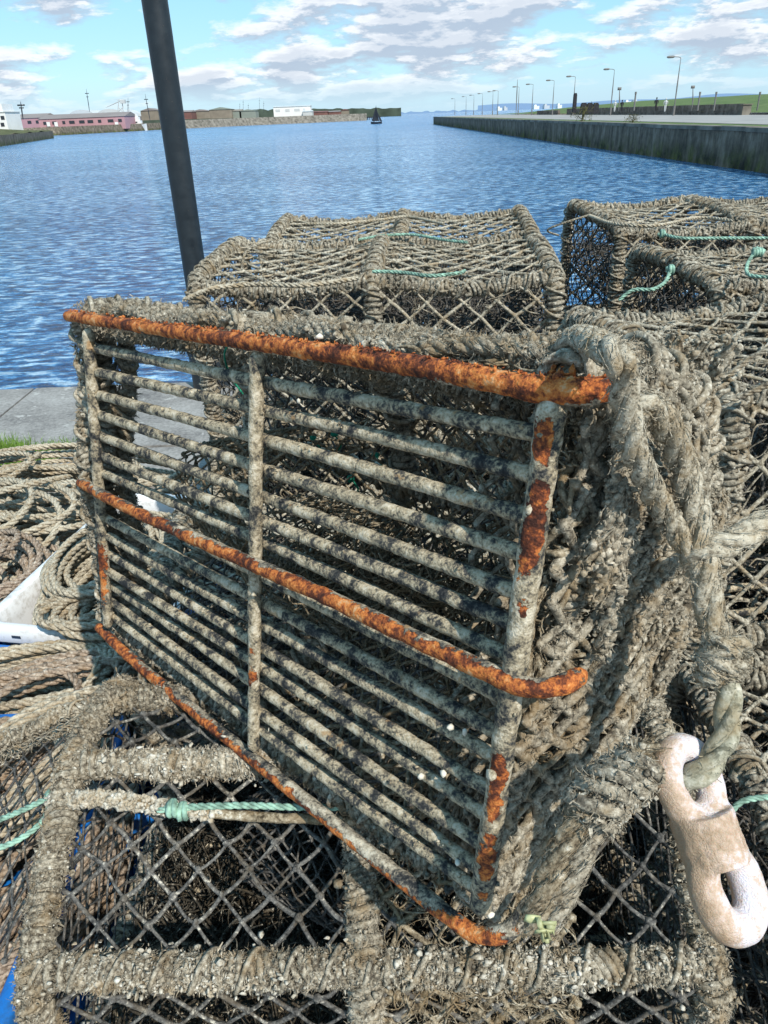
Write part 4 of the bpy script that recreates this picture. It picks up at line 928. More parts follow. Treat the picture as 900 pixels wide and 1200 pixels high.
pr = post((648, 468), (562, 1068), .0105, 'post', 'right-hand post with deep orange rust patches', -.22, [(sp(633, 570), .012, .62), (sp(628, 620), .013, .8), (sp(631, 595), .011, .7), (sp(625, 638), .012, .8), (sp(621, 662), .010, .75), (sp(640, 515), .011, .65), (sp(637, 532), .008, .5), (sp(643, 498), .007, .45), (sp(615, 705), .008, .6), (sp(613, 720), .006, .5), (sp(586, 892), .010, .7), (sp(583, 912), .012, .8), (sp(580, 935), .009, .65), (sp(577, 952), .011, .75), (sp(575, 982), .011, .75), (sp(573, 1005), .013, .85), (sp(571, 1030), .013, .8), (sp(568, 1052), .010, .7)], -.012)
# bars
yb = [loc_of(612, v)[1] for v in (507, 557, 607, 653, 700, 741, 779)] + [loc_of(580, v)[1] for v in (814, 860, 893, 933, 967, 1000, 1034, 1062)]
xpost = [loc_of(648, 468)[0], loc_of(562, 1068)[0]]
for i, y in enumerate(yb):
    xe = xpost[0] + (xpost[1] - xpost[0]) * y / LB - .003; m = MB(); kx = rng.uniform(0, 9)
    ctrl = [(x, y * (1 + 0 * x) + (.0014 * math.sin(x * 5 + kx)), .004 + .003 * math.sin(x * 5 + kx * 2)) for x in np.linspace(.015, xe, 7)]
    P = spline(Wp(ctrl), .003); r = .0069 * (1 + .06 * fbm(P, 20, 2) + .04 * fbm(P + 3, 60, 2))
    tube(m, P, r, 18, amp=.0011, nscale=110, attr=rustfn(-.38, None, 0, [(Wf([rng.uniform(.1, .8)], [y], [0])[0], .02, .55)] if i in (0, 3, 6, 9, 11) else ()), octv=4)
    n = 150; j = rng.integers(0, len(P), n); j = j[fbm(P[j], 16, 2) > .0]; n = len(j); lumps(m, P[j] + UPV * .0048 + OUT * .003 + rng.normal(size=(n, 3)) * .0022, rng.uniform(.0006, .0017, n), rough=.55)
    m.build('base_bar', M['bar'], T0)
# shells stuck on bars
for a, b in ((545, 858), (528, 852), (315, 855), (520, 907), (493, 910), (536, 1010), (575, 1072), (350, 470), (375, 395)):
    m = MB(); lumps(m, [at_plane(a, b, Q0 + OUT * .005, en)], .0030, rough=.4); m.build('shell', M['shell'], T0)

# D-shaped body behind the bars: section runs from the top rail round the back to the bottom rail
BP = [(0, .010), (-.004, .05), (.004, .12), (.03, .20), (.09, .275), (.18, .315), (.28, .31), (.38, .265), (.46, .19), (.515, .10), (LB, .015)]
Bp, Bd, Bn = profile_fn(BP)       # columns: 0, y, h
BL = LA - .03
def Sb(u, v, h=None):
    y = np.interp(v, Bd, Bp[:, 1]); z = np.interp(v, Bd, Bp[:, 2]); ny = np.interp(v, Bd, Bn[:, 1]); nz = np.interp(v, Bd, Bn[:, 2])
    s_ = -.03 * np.abs(np.sin(np.pi * u / BL * 2)) * np.abs(np.sin(np.pi * v / Bd[-1])) ** .4 + .006 * fbm(np.c_[u * 9, v * 9, u * 0 + 3], 1, 2)
    if h is not None: s_ = s_ + h
    return Wf(u + .01, y + ny * s_, z + nz * s_)
fmF = [M['rope_foul'], M['barn']]
def hoop_path(x, f0=0, f1=1): 
    n = len(Bp); k = slice(int(f0 * n), max(int(f1 * n), 2)); return Wf(np.full(len(Bp[k]), x), Bp[k, 1], Bp[k, 2])
for x, lab in ((.012, 'far end hoop'), (LA * .46, 'middle hoop'), (LA - .035, 'near end hoop')):
    m = MB(); Pp = hoop_path(x); Pp = Pp + .004 * fbm(Pp, 20, 2)[:, None]; wrap(m, Pp, .012, .0052, .0118, 6200, 500, flen=(.005, .016), messy=1.8, fw=.0003, strands=1, lump=.2); m.build('hoop', fmF, T0)
# heavy lashing along the top edge (thick matted lay of rope) and along the bottom edge
m = MB()
P = resample(Wf([.0, .2, .45, .65, LA - .03, LA + .01], [.010, .009, .009, .010, .010, .012], [.030, .034, .038, .042, .045, .05]), .004)
wrap(m, P, .015, .0048, .0115, 14000, 350, flen=(.005, .016), messy=2.0, fw=.00034, strands=3, loose=False, lump=.2)
P2 = resample(Wf([.02, .3, .6, LA - .02], [.010, .006, .006, .012], [.075, .085, .095, .10]), .004)
wrap(m, P2, .013, .0048, .0125, 9000, 200, flen=(.005, .018), messy=2.0, fw=.00034, strands=3, loose=False)
for k in range(6):
    x_ = np.linspace(.0, LA - .06, 22); hh_ = .018 + .017 * k + .007 * np.sin(x_ * 18 + k * 2.1) + .006 * fbm(np.c_[x_ * 6, x_ * 0 + k, x_ * 0], 1, 2)
    Pp = spline(Wf(x_, -.009 + .002 * k + .005 * np.sin(x_ * 31 + k) + 0 * x_, hh_), .004); rope(m, Pp, rng.uniform(.006, .0085), 3, 6.5, 7, jit=.3); yarn(m, Pp, .008, 1600)
    c = Pp[rng.integers(0, len(Pp), 2600)]; d_ = rng.normal(size=c.shape); d_ /= np.linalg.norm(d_, axis=1)[:, None]; fuzz(m, c + d_ * .008, (.004, .014), .0004, bias=d_ * .6, droop=.2)
    lumps(m, c[:500] + d_[:500] * .008, rng.uniform(.001, .003, 500), rough=.4)
m.build('edge_lashing', fmF, T0, label='shaggy rope lashing along the top edge')
m = MB(); P = resample(Wf([.02, .3, .6, LA - .1], [LB - .006, LB - .002, LB - .002, LB - .004], [.03, .03, .03, .03]), .004)
wrap(m, P, .008, .005, .0125, 3500, 300, messy=1.4); m.build('edge_lashing', fmF, T0)
for fr in (.28, .5, .72):
    j = int(fr * (len(Bp) - 1)); m = MB(); wrap(m, resample(Wf([.01, LA * .5, LA - .03], [Bp[j, 1]] * 3, [Bp[j, 2], Bp[j, 2] - .006, Bp[j, 2]]), .005), .008, .005, .0125, 2500, 150); m.build('rail', fmF, T0)
m = MB(); net(m, Sb, BL, Bd[-1], .050, .0019, .004, kr=2.0, sides=5)
Sh = lambda u, v, h=None: Sb(u + BL * .42, v, h)
net(m, Sh, BL * .58, Bd[-1], .042, .0026, .005, mat=1, kr=1.8, sides=5)
tangle(m, Sh, BL * .58, Bd[-1], 800, (.02, .08), (.0009, .0025), (1, .4), 1.2, .008, mat=1)
tangle(m, Sb, BL * .42, Bd[-1], 120, (.02, .07), (.0008, .002), (1, .4), 1.2, .008, mat=1)
c = Sh(rng.uniform(0, BL * .58, 6000), rng.uniform(0, Bd[-1], 6000)); fuzz(m, c, (.006, .022), .0004, mat=1)
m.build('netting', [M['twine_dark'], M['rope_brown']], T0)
for k in range(5):
    m = MB(); p_ = Wf([rng.uniform(.12, .4)], [rng.uniform(.12, .4)], [.27])[0]; lumps(m, [p_], .008, rough=.3)
    tube(m, spline([p_, p_ + [.01, 0, -.02], p_ + [-.005, .01, -.04]], .004), .0016, 5)
    m.build('green_knot', [M['green_dark']], T0)
m = MB()          # knobbly growth down the far end
for (x, hh, r_) in ((-.010, .012, .010), (-.016, .040, .012), (-.004, .07, .011)):
    yy = np.linspace(.0, LB - .02, 16); Pp = spline(Wf(x + .006 * np.sin(yy * 22 + hh * 90), yy, hh + .008 * np.sin(yy * 17)), .004)
    wrap(m, Pp, r_ * .7, .005, .013, 3200, 200, flen=(.005, .018), messy=2.2, loose=True, lump=.3)
m.build('edge_lashing', fmF, T0, label='knobbly served ropes down the far end')
# dark weed hanging inside, brown net funnel
m = MB()
def F(u, v, h=None):
    a = v / 1.0 * 2 * np.pi; r = .15 - .09 * u / .33; return Wf(LA * .46 + .02 - u, .27 + r * np.cos(a), .15 + r * np.sin(a) * .8)
net(m, F, .33, 1.0, .04, .002, .005); m.build('funnel_netting', [M['rope_brown']], T0)
m = MB()
def G(u, v, h=None):
    hh = 0 if h is None else h; return Wf(LA * .30 + u, v + .28, .20 + hh * 3 + .04 * np.sin(u * 17) * np.cos(v * 23))
net(m, G, .5, .20, .035, .0016, .006); tangle(m, G, .5, .2, 500, (.03, .1), (.001, .0022), (1, .3), 1.3, .02)
m.build('bait_netting', [M['rope_brown']], T0)

# right-hand end face: densely matted rope netting
def topo(yy):   # section height at y
    return np.interp(yy, Bp[:, 1], Bp[:, 2])
def Se(u, v, h=None):          # u 0..1 across the depth (h), v along y
    yy = np.clip(v, .004, LB - .004); H_ = topo(yy)
    b = .030 * np.sin(np.pi * np.clip(u, 0, 1)) * np.sin(np.pi * np.clip(yy / LB, 0, 1)) + .010 * fbm(np.c_[u * 3.5, v * 11, u * 0 + 9], 1, 3)
    if h is not None: b = b + h
    return Wf(LA - .035 + b, yy, .02 + u * (H_ - .02))
SeM = lambda u, v, h=None: Se(u / .27, v, h)      # u in metres-ish
m = MB()
net(m, lambda u, v, h=None: SeM(u, v * 1.0, .017), .27, LB, .038, .0042, .003, kr=1.3, sides=8)
c = m.v[0][rng.integers(0, len(m.v[0]), 16000)]; fuzz(m, c, (.002, .007), .0005); lumps(m, c[:1500], rng.uniform(.0008, .0022, 1500), rough=.5)
net(m, lambda u, v, h=None: SeM(u, v, -.028), .27, LB, .040, .0034, .005, kr=1.5, sides=5)
net(m, lambda u, v, h=None: SeM(u, v, -.065), .27, LB, .036, .003, .005, kr=1.5, sides=4)
m.build('end_netting', [M['rope_foul']], T0, label='densely matted brown end netting')
m = MB()
for k in range(12):      # frayed vertical bights of rope hanging over the face
    u0 = rng.uniform(.0, .25); v0 = rng.uniform(.02, LB - .16); l_ = rng.uniform(.07, .2); vv = np.linspace(v0, min(LB - .01, v0 + l_), 8)
    Pp = spline(SeM(u0 + .012 * np.sin(vv * 30 + k) + (vv - v0) * rng.uniform(-.25, .15), vv, np.full(8, .008) + .006 * np.sin(vv * 40 + k)), .004); rope(m, Pp, rng.uniform(.0045, .0075), 3, 11, 7, jit=.25); yarn(m, Pp, .0062, 260)
    hairs = Pp[rng.integers(0, len(Pp), 500)]; dh = rng.normal(size=hairs.shape); dh /= np.linalg.norm(dh, axis=1)[:, None]; fuzz(m, hairs + dh * .006, (.002, .008), .00045)
tangle(m, SeM, .27, LB, 260, (.02, .06), (.0022, .0042), (.1, 1), .5, .014, sides=6, k=12)
tangle(m, SeM, .27, LB, 500, (.012, .04), (.0006, .0015), (.0, 1), 1.0, .016, sides=4)
for _ in range(1):
    c = SeM(rng.uniform(0, .27, 9000), rng.uniform(0, LB, 9000), rng.uniform(-.01, .012, 9000)); fuzz(m, c, (.003, .010), .00045, bias=np.tile(ea * .4, (9000, 1)), droop=.5)
n = 500; c = SeM(rng.uniform(0, .27, n), rng.uniform(0, LB, n), rng.uniform(0, .014, n)); lumps(m, c, rng.uniform(.0012, .0042, n), rough=.4)
m.build('matted_growth', [M['rope_brown']], T0, label='shaggy grey-brown growth and frayed rope over the end')
# rope columns served down the near edge of the end face
m = MB()
for (x, u0, seed) in ((.0, .10, 1), (.004, .30, 2), (.008, .62, 3)):
    yy = np.linspace(.03, LB - .03, 14); uu_ = u0 + .035 * np.sin(yy * 9 + seed); Pp = Se(uu_, yy, np.full(14, .008)); Pp = spline(Pp, .005)
    rope(m, Pp, .0075, 3, 9, 6, jit=.25); yarn(m, Pp, .0085, 900)
    wrap(m, Pp, .005, .0042, .014, 2000, 120, flen=(.003, .010), messy=1.8, loose=False, lump=.2)
m.build('edge_lashing', fmF, T0, label='knobbly served ropes running down the near end')
# shoulder padding: fat matted bundle over the top right corner
m = MB()
for k in range(15):
    a0_ = .005 + .0175 * k
    pts = [Wf([LA - .16 + .01 * k], [.012 + .0 * k], [.03 + a0_ * .9])[0] + UPV * .020, Wf([LA - .06], [.012 + .010 * k * (k > 7)], [.03 + a0_])[0] + UPV * .016, Wf([LA + .002], [.03 + .009 * k], [.03 + a0_ * 1.0])[0] + UPV * .004, Wf([LA + .012], [.09 + .010 * k], [.03 + a0_ * 1.02])[0], Wf([LA + .004], [.14 + .012 * k + .04 * (k % 3)], [.03 + a0_])[0]]
    Pp = spline(np.array(pts) + rng.normal(size=(5, 3)) * .004, .004); rope(m, Pp, .0068 * rng.uniform(.75, 1.2), 3, 9, 7, jit=.25); yarn(m, Pp, .0068, 700)
    c = Pp[rng.integers(0, len(Pp), 1500)]; d = rng.normal(size=c.shape); d /= np.linalg.norm(d, axis=1)[:, None]; fuzz(m, c + d * .0085, (.003, .009), .0004, bias=d * .4, droop=.3); lumps(m, c[:500] + d[:500] * .008, rng.uniform(.0012, .0035, 500), rough=.4)
m.build('shoulder_rope', fmF, T0, label='fat frayed rope bundle over the near top corner')

# ================================================================== HANGING ROPES, KNOT, LINK
EP = Q1; EN = ea
def E_(px, py, off):     # a point hung just clear of the matted end; off = metres nearer than the mat, along the sight line
    D = ray(px, py); dep = np.dot(EP - CAM, EN) / np.dot(D, EN); return CAM + D * min(dep - .050 - off * .35, .565 + (.05 - off) * .3)
def hairy(m, Pp, R, n, L=(.004, .014), w=.00028, mat=0):
    c = Pp[rng.integers(0, len(Pp), n)]; d = rng.normal(size=c.shape); d /= np.linalg.norm(d, axis=1)[:, None]; fuzz(m, c + d * R * .95, L, w, mat=mat, bias=d * .7, droop=.2)
RR = .0110
pts = [E_(738, 500, -.08), E_(745, 474, .0), E_(775, 490, .040), E_(798, 540, .052), E_(815, 600, .055), E_(824, 655, .056), E_(832, 715, .056), E_(846, 762, .056)]
t = thing('hauling_rope', tuple(pts[0]), 'thick pale frayed rope hanging down to the knot above the white plastic link', 'rope')
m = MB(); Pp = spline(pts, .004); rope(m, Pp, RR, 3, 8.5, 10, jit=.12, q=12); yarn(m, Pp, RR * 1.0, 1300); hairy(m, Pp, RR, 3500, (.003, .009)); m.build('strand', [M['rope_thick']], t)
m = MB(); kc = E_(847, 772, .058)
for k in range(5):
    a = np.linspace(0, 2 * np.pi, 26); ax1, ax2 = _r * .0145 + UPV * .004 * (k - 2) * .3, ray(847, 772) / 1.1 * .014
    tilt = rng.normal() * .25
    ring = kc + UPV * (-.014 + .007 * k) + np.outer(np.cos(a), ax1 * (1 - .07 * abs(k - 2))) + np.outer(np.sin(a), ax2) + np.outer(np.sin(a + tilt * 6), UPV * .006)
    rope(m, spline(ring, .003), .0072, 3, 8.5, 8, jit=.12, q=10); yarn(m, spline(ring, .003), .0074, 400); hairy(m, ring, .0075, 500, (.003, .008))
tube(m, resample([kc + UPV * .018, kc - UPV * .022], .004), .0125, 14, amp=.004, nscale=60)
m.build('knot', [M['rope_thick']], t)
m = MB(); lk = [E_(850, 785, .058), E_(853, 820, .058), E_(850, 860, .060), E_(833, 893, .064), E_(812, 912, .060), E_(796, 908, .03), E_(790, 880, -.01)]
Pp = spline(lk, .004); rope(m, Pp, .0100, 3, 8.5, 10, jit=.06, q=12); hairy(m, Pp, .0100, 500, (.003, .007)); m.build('tail', [foul('greenish_rope', (.12, .115, .08), (.30, .285, .21), (.42, .40, .31), bump=.0012, speck=.75)], t, label='greenish rope end passing through the link')
for k, (px, py) in enumerate(((802, 768), (803, 778))):
    m = MB(); tube(m, spline([E_(826, py - 2, .066), E_(812, py + 2, .07), E_(px, py - 3, .072)], .002), .0011, 6); m.build('frayed_end', [M['rope_thick']], t)
# second and third ropes
pts = [Wf([LA - .10], [.03], [.10])[0], Wf([LA - .06], [-.02], [.055])[0], E_(716, 412, .04), E_(730, 440, .045), E_(733, 470, .045), E_(738, 505, .040), E_(748, 540, .040), E_(772, 590, .044), E_(797, 630, .050), E_(815, 655, .048)]
t2 = thing('hauling_rope', tuple(pts[0]), 'grey frayed rope from the rusty rail end joining the hanging rope on its left', 'rope')
m = MB(); Pp = spline(pts, .004); rope(m, Pp, .0094, 3, 8.5, 9, jit=.14, q=12); yarn(m, Pp, .0092, 1300); hairy(m, Pp, .0092, 3000, (.003, .009)); m.build('strand', [M['rope_thick']], t2)
m = MB(); a = np.linspace(0, 2 * np.pi, 22); kk = E_(738, 470, .046)
pts = [E_(905, 607, .02), E_(880, 622, .045), E_(855, 637, .060), E_(832, 642, .064), E_(816, 655, .050), E_(806, 668, .02)]
t3 = thing('hauling_rope', tuple(pts[0]), 'clean pale three-strand rope entering from the right edge and spliced into the hanging rope', 'rope')
m = MB(); Pp = spline(pts, .004); rope(m, Pp, .0102, 3, 7.5, 10, jit=.05, q=12); yarn(m, Pp, .0102, 900, w=.0003); hairy(m, Pp, .0102, 700, (.003, .008)); m.build('strand', [M['rope_white']], t3)
# lower bound pair of ropes
t4 = thing('bridle_rope', tuple(E_(640, 1085, .0)), 'pair of stiff grey ropes bound together at the lower corner of the rusty creel', 'rope')
for dx, nm in ((-11, 'strand'), (13, 'strand')):
    m = MB(); Pp = spline([E_(628 + dx * .6, 1092, -.01), E_(650 + dx, 1040, .0), E_(675 + dx, 985, .010), E_(700 + dx * .8, 935, .018), E_(738, 905 + dx * .6, .022), E_(775, 885 + dx * .5, .020)], .004)
    rope(m, Pp, .0105, 3, 9, 9, jit=.12, q=12); yarn(m, Pp, .0108, 1400); hairy(m, Pp, .0105, 1800, (.003, .008)); m.build(nm, [M['rope_brown'] if dx < 0 else M['rope_foul']], t4)
m = MB(); c0_ = E_(712, 928, .02)
wrap(m, spline([E_(690, 955, .012), E_(715, 925, .018), E_(760, 893, .02)], .004), .0135, .0055, .012, 500, 200, messy=1.5, loose=False, lump=.2); m.build('binding', fmF, t4)
m = MB(); c = at_d(638, 1086, .50) + rng.normal(size=(18, 3)) * .0035; lumps(m, c, rng.uniform(.002, .0046, 18), rough=.6); m.build('plastic_tag', [M['jelly']], t4, label='crumpled yellow-green plastic at the rope end')

# white plastic link with two eyes set across each other
top = at_d(792, 872, .575); bot = at_d(872, 1098, .545); ax = bot - top; LL = np.linalg.norm(ax); ez = -ax / LL
view = (top + bot) / 2 - CAM; view /= np.linalg.norm(view); ex = np.cross(ez, view); ex /= np.linalg.norm(ex); ey = np.cross(ez, ex)   # ex: sideways in view, ey: depth
if ex @ _r < 0: ex = -ex; ey = -ey
import bmesh
m = MB(); W2 = LL * 1.10
def eye(cz, hl, hw, r, ang):
    a = np.linspace(0, 2 * np.pi, 49)[:-1]; sx_ = np.cos(a) * hw; sz_ = np.sign(np.sin(a)) * np.abs(np.sin(a)) ** .85 * hl
    P = np.c_[sx_ * math.cos(ang), sx_ * math.sin(ang), cz + sz_]; P = np.vstack([P, P[:2]])
    tube(m, P, r, 14, caps=False)
hw = .0195 * W2 / .165; rr_ = .0122 * W2 / .165
eye(W2 * .265, W2 * .170, hw * 1.0, rr_, R_(38)); eye(-W2 * .235, W2 * .175, hw * 1.02, rr_ * 1.14, R_(36))
tube(m, [(0, 0, W2 * .09), (0, 0, .02), (0, 0, -.02), (0, 0, -W2 * .07)], np.array([.022, .0265, .0265, .024]) * W2 / .165 * 1.0, 16)
me = m.mesh('link_raw'); ob = bpy.data.objects.new('tmp_link', me); SC.collection.objects.link(ob)
md = ob.modifiers.new('r', 'REMESH'); md.mode = 'VOXEL'; md.voxel_size = .0016; md2 = ob.modifiers.new('s', 'SMOOTH'); md2.factor = .6; md2.iterations = 14
dg = bpy.context.evaluated_depsgraph_get(); me2 = bpy.data.meshes.new_from_object(ob.evaluated_get(dg)); bpy.data.objects.remove(ob)
co = np.zeros(len(me2.vertices) * 3, np.float32); me2.vertices.foreach_get('co', co); co = co.reshape(-1, 3).astype(float)
nn = np.zeros(len(me2.vertices) * 3, np.float32); me2.vertices.foreach_get('normal', nn); nn = nn.reshape(-1, 3)
rough_w = np.clip(1 - np.abs(co[:, 2]) / (W2 * .12), 0, 1)
co = co + nn * ((fbm(co, 40, 3) * .0015) + (fbm(co, 260, 2) * .0014 * (rough_w + .15)))[:, None]
me2.vertices.foreach_set('co', co.ravel().astype(np.float32)); me2.polygons.foreach_set('use_smooth', np.ones(len(me2.polygons), bool)); me2.materials.clear(); me2.materials.append(M['link'])
lo = bpy.data.objects.new('plastic_link', me2); SC.collection.objects.link(lo)
mid = (top + bot) / 2; lo.matrix_world = Matrix(((ex[0], ey[0], ez[0], mid[0]), (ex[1], ey[1], ez[1], mid[1]), (ex[2], ey[2], ez[2], mid[2]), (0, 0, 0, 1)))
lo['label'] = 'stained white plastic link with two long eyes hanging from the knotted rope'; lo['category'] = 'link'

# ================================================================== BOXES AND ROPE COILS AT LEFT
def loft_box(name, label, cat, cx_, cy_, z0, Lx, Ly, H, rz, mat, group=None, extra=None):
    t = thing(name, (cx_, cy_, z0), label, cat, group); c_, s_ = math.cos(rz), math.sin(rz)
    def ring(hx, hy, z, r):
        pts = []
        for k, (sx_, sy) in enumerate(((1, 1), (-1, 1), (-1, -1), (1, -1))):
            for a in np.linspace(0, np.pi / 2, 7): an = a + k * np.pi / 2; pts.append((sx_ * (hx - r) + r * math.cos(an), sy * (hy - r) + r * math.sin(an)))
        p = np.array(pts); return np.c_[cx_ + p[:, 0] * c_ - p[:, 1] * s_, cy_ + p[:, 0] * s_ + p[:, 1] * c_, np.full(len(p), z0 + z)]
    hx, hy = Lx / 2, Ly / 2
    prof = [(-.03, 0, .03), (-.025, .012, .035), (-.006, H - .05, .05), (.012, H - .048, .055), (.014, H - .044, .057), (.014, H - .004, .057), (.010, H, .055), (-.014, H, .045), (-.018, H - .004, .043), (-.022, H - .05, .043), (-.038, .02, .03)]
    rings = [ring(hx + o, hy + o, z, r) for o, z, r in prof]; n = len(rings[0]); m = MB(); m.add(np.vstack(rings), quads=ring_faces(len(rings), n)); m.build('tub', M[mat], t)
    m = MB(); c = np.mean(rings[-1], 0)[None]; m.add(np.vstack([rings[-1] + [0, 0, .001], c + [0, 0, .001]]), tris=[[i, (i + 1) % n, n] for i in range(n)]); m.build('floor', M[mat], t)
    for sy, nn in ((-1, 3),):      # drain slots along the near rim: dark blocks stand in for their inner shade
        for k in range(nn):
            u = (k - (nn - 1) / 2) / nn * Lx * .85; p = np.array([u, sy * (hy + .0125)]); m = MB(); m.box((cx_ + p[0] * c_ - p[1] * s_, cy_ + p[0] * s_ + p[1] * c_, z0 + H - .024), (.026, .006, .008), rz); m.build('drain_slot', M['dark'], t, smooth=False)
    return t
YW = R_(-11)
loft_box('fish_box', 'blue plastic fish box stacked underneath the white one', 'fish box', -.79, 2.0, .0, .56, .86, .385, YW, 'plastic_blue', 'fish boxes at left')
loft_box('fish_box', 'white plastic fish box holding a coil of pale rope', 'fish box', -.79, 2.01, .19, .50, .80, .24, YW, 'plastic_white', 'fish boxes at left')
loft_box('fish_box', 'blue plastic fish box in front of the white one, heaped with rope', 'fish box', -.86, 1.32, .06, .66, .44, .24, R_(4), 'plastic_blue', 'fish boxes at left')
loft_box('fish_box', 'blue plastic fish box at the bottom left corner beside the barnacled creel', 'fish box', -.80, .84, .22, .44, .78, .27, R_(0), 'plastic_blue', 'fish boxes at left')
loft_box('fish_box', 'lower blue fish box carrying the one at the bottom left corner', 'fish box', -.81, .85, .0, .43, .77, .225, R_(1), 'plastic_blue', 'fish boxes at left')

def coil(label, mat, c, rx, ry, yaw, loops, h, R=.0105, seed=0, wob=.12, dome=True, lay=7.5, hair=0, wander=.0, tails=()):
    g_ = np.random.default_rng(seed); n = loops * 26; th = np.linspace(0, loops * 2 * np.pi, n) 
    k = th / (2 * np.pi); fr = k / loops
    rad = np.interp(k, np.arange(loops + 1), g_.uniform(.42, 1.0, loops + 1)); cxo = np.interp(k, np.arange(loops + 1), g_.normal(size=loops + 1) * wander * rx); cyo = np.interp(k, np.arange(loops + 1), g_.normal(size=loops + 1) * wander * ry)
    px_ = np.cos(th) * rx * rad * (1 + wob * fbm(np.c_[th * .5, th * 0 + seed, th * 0], 1, 2)) + cxo; py_ = np.sin(th) * ry * rad * (1 + wob * fbm(np.c_[th * .5, th * 0 + seed + 9, th * 0], 1, 2)) + cyo
    z = h * fr * (1 - .35 * ((px_ / rx) ** 2 + (py_ / ry) ** 2) * (1 if dome else 0)) + .02 * fbm(np.c_[th * .7, th * 0 + seed + 4, th * 0], 1, 2) + R
    ca, sa = math.cos(yaw), math.sin(yaw); P = np.c_[c[0] + px_ * ca - py_ * sa, c[1] + px_ * sa + py_ * ca, c[2] + z]
    if len(tails): P = np.vstack([P, tails])
    m = MB(); Pp = spline(P, .008); rope(m, Pp, R, 3, lay, 6, jit=.04, q=8)
    if hair:
        cc = Pp[rng.integers(0, len(Pp), hair)]; d = rng.normal(size=cc.shape); d /= np.linalg.norm(d, axis=1)[:, None]; fuzz(m, cc + d * R, (.003, .008), .0003, bias=d * .5)
    m.build('rope_coil', M[mat], origin=tuple(c), label=label, category='rope')
coil('wide heap of weathered rope on the quay behind the boxes, nearest the grass', 'rope_clean', (-1.62, 2.98, 0), .60, .42, R_(8), 34, .34, seed=3, wander=.42, R=.0125)
coil('flat brownish rope loops lying over the front of the wide heap', 'rope_white', (-1.40, 2.62, .12), .50, .30, R_(-12), 18, .24, seed=5, wander=.5, R=.0125)
coil('tight round coil of brownish rope left of the white fish box', 'rope_clean2', (-1.36, 2.12, .02), .27, .33, R_(20), 24, .40, seed=8, wander=.12, R=.0118)
coil('pale rope coiled inside the white fish box', 'rope_white', (-.835, 1.95, .24), .215, .335, R_(-8), 30, .30, seed=11, wander=.12, R=.0108)
coil('loose pale loops hanging over the right rim of the white box', 'rope_clean', (-.76, 1.68, .40), .17, .12, R_(10), 9, .10, seed=14, wander=.25, R=.0108)
coil('long brownish loops heaped over the blue box in front of the white one', 'rope_clean', (-.88, 1.40, .15), .36, .20, R_(12), 36, .37, seed=17, wander=.18, R=.0112)
coil('purplish-brown loops slung across the blue box rim', 'rope_clean2', (-.82, 1.28, .42), .32, .15, R_(24), 7, .09, seed=21, wander=.25, R=.0105)
coil('tan rope packed in the bottom left blue box under the black net', 'rope_clean2', (-.74, .90, .24), .19, .33, R_(-24), 34, .32, seed=23, wander=.12, R=.0108)
coil('light tan rope loops on top of the packed coil under the black net', 'rope_clean', (-.72, .96, .50), .15, .27, R_(-30), 8, .08, seed=29, wander=.3, R=.0108)

# black netting with a fouled head rope draped over that coil, tied to the barnacled creel
t = thing('draped_net', tuple(at_z(60, 900, .62)), 'loose black netting with a weedy head rope draped over the tan rope coil', 'net')
A_, B_, C_, D_ = at_z(-30, 880, .60), at_z(185, 815, .68), at_z(40, 1120, .70), at_z(-90, 1150, .56)
def SN(u, v, h=None):
    U_, V_ = (u / .5)[:, None], (v / .42)[:, None]; P = (A_ * (1 - U_) + B_ * U_) * (1 - V_) + (D_ * (1 - U_) + C_ * U_) * V_
    P[:, 2] += .03 * np.sin(np.pi * U_[:, 0]) * np.sin(np.pi * V_[:, 0]) + .012 * fbm(np.c_[u * 8, v * 8, u * 0], 1, 2) + (0 if h is None else h)
    return P
m = MB(); net(m, SN, .5, .42, .058, .0019, .004, kr=2.1, sides=5); m.build('mesh', [M['twine_dark']], t)
m = MB(); Pp = spline([at_z(-40, 885, .62), at_z(30, 858, .64), at_z(80, 832, .65), at_z(130, 826, .66), at_z(178, 812, .69), at_z(195, 790, .70)], .004)
wrap(m, Pp, .006, .004, .012, 3500, 260, messy=2.2, flen=(.005, .016)); tangle(m, lambda u, v, h: SN(u, v * .13, h), .5, .42, 300, (.02, .05), (.0008, .0018), (1, .2), 1.2, .012); m.build('head_rope', fmF, t)

# twines
def twine(pts, r, mat, label, name='twine', loops=(), knots=()):
    m = MB(); Pp = spline(pts, .004); rope(m, Pp, r, 3, 7, 5, jit=.05)
    for kx in knots: lumps(m, np.array(kx) + rng.normal(size=(8, 3)) * r * .9, r * .9, rough=.4); 
    for kx in knots:
        a = np.linspace(0, 4 * np.pi, 30); kx = np.array(kx); tube(m, np.c_[kx[0] + r * .8 * np.sin(a * .5), kx[1] + r * 1.9 * np.cos(a), kx[2] + r * 1.9 * np.sin(a)], r * .8, 6)
    m.build(name, M[mat], origin=tuple(pts[0]), label=label, category='twine')
k1 = at_d(62, 932, .985); 
twine([at_d(-20, 968, 1.0), at_d(25, 950, .99), k1], .0042, 'green', 'upper mint-green twine running off the left edge', knots=[k1])
twine([at_d(-20, 1000, .96), at_d(20, 985, .96), at_d(50, 962, .97), at_d(60, 935, .98)], .0042, 'green', 'lower mint-green twine running off the left edge')
k2 = at_d(203, 947, .93)
twine([k2 + [-.02, 0, -.004], k2, at_d(280, 944, .93), at_d(350, 946, .93), at_d(420, 946, .93)], .0046, 'green', 'mint-green line stretched along the top of the foreground creel', knots=[k2, k2 + [.012, 0, -.006]])
t = thing('crusted_cord', tuple(at_d(70, 935, .97)), 'cord thick with white barnacles under the mint-green line', 'cord')
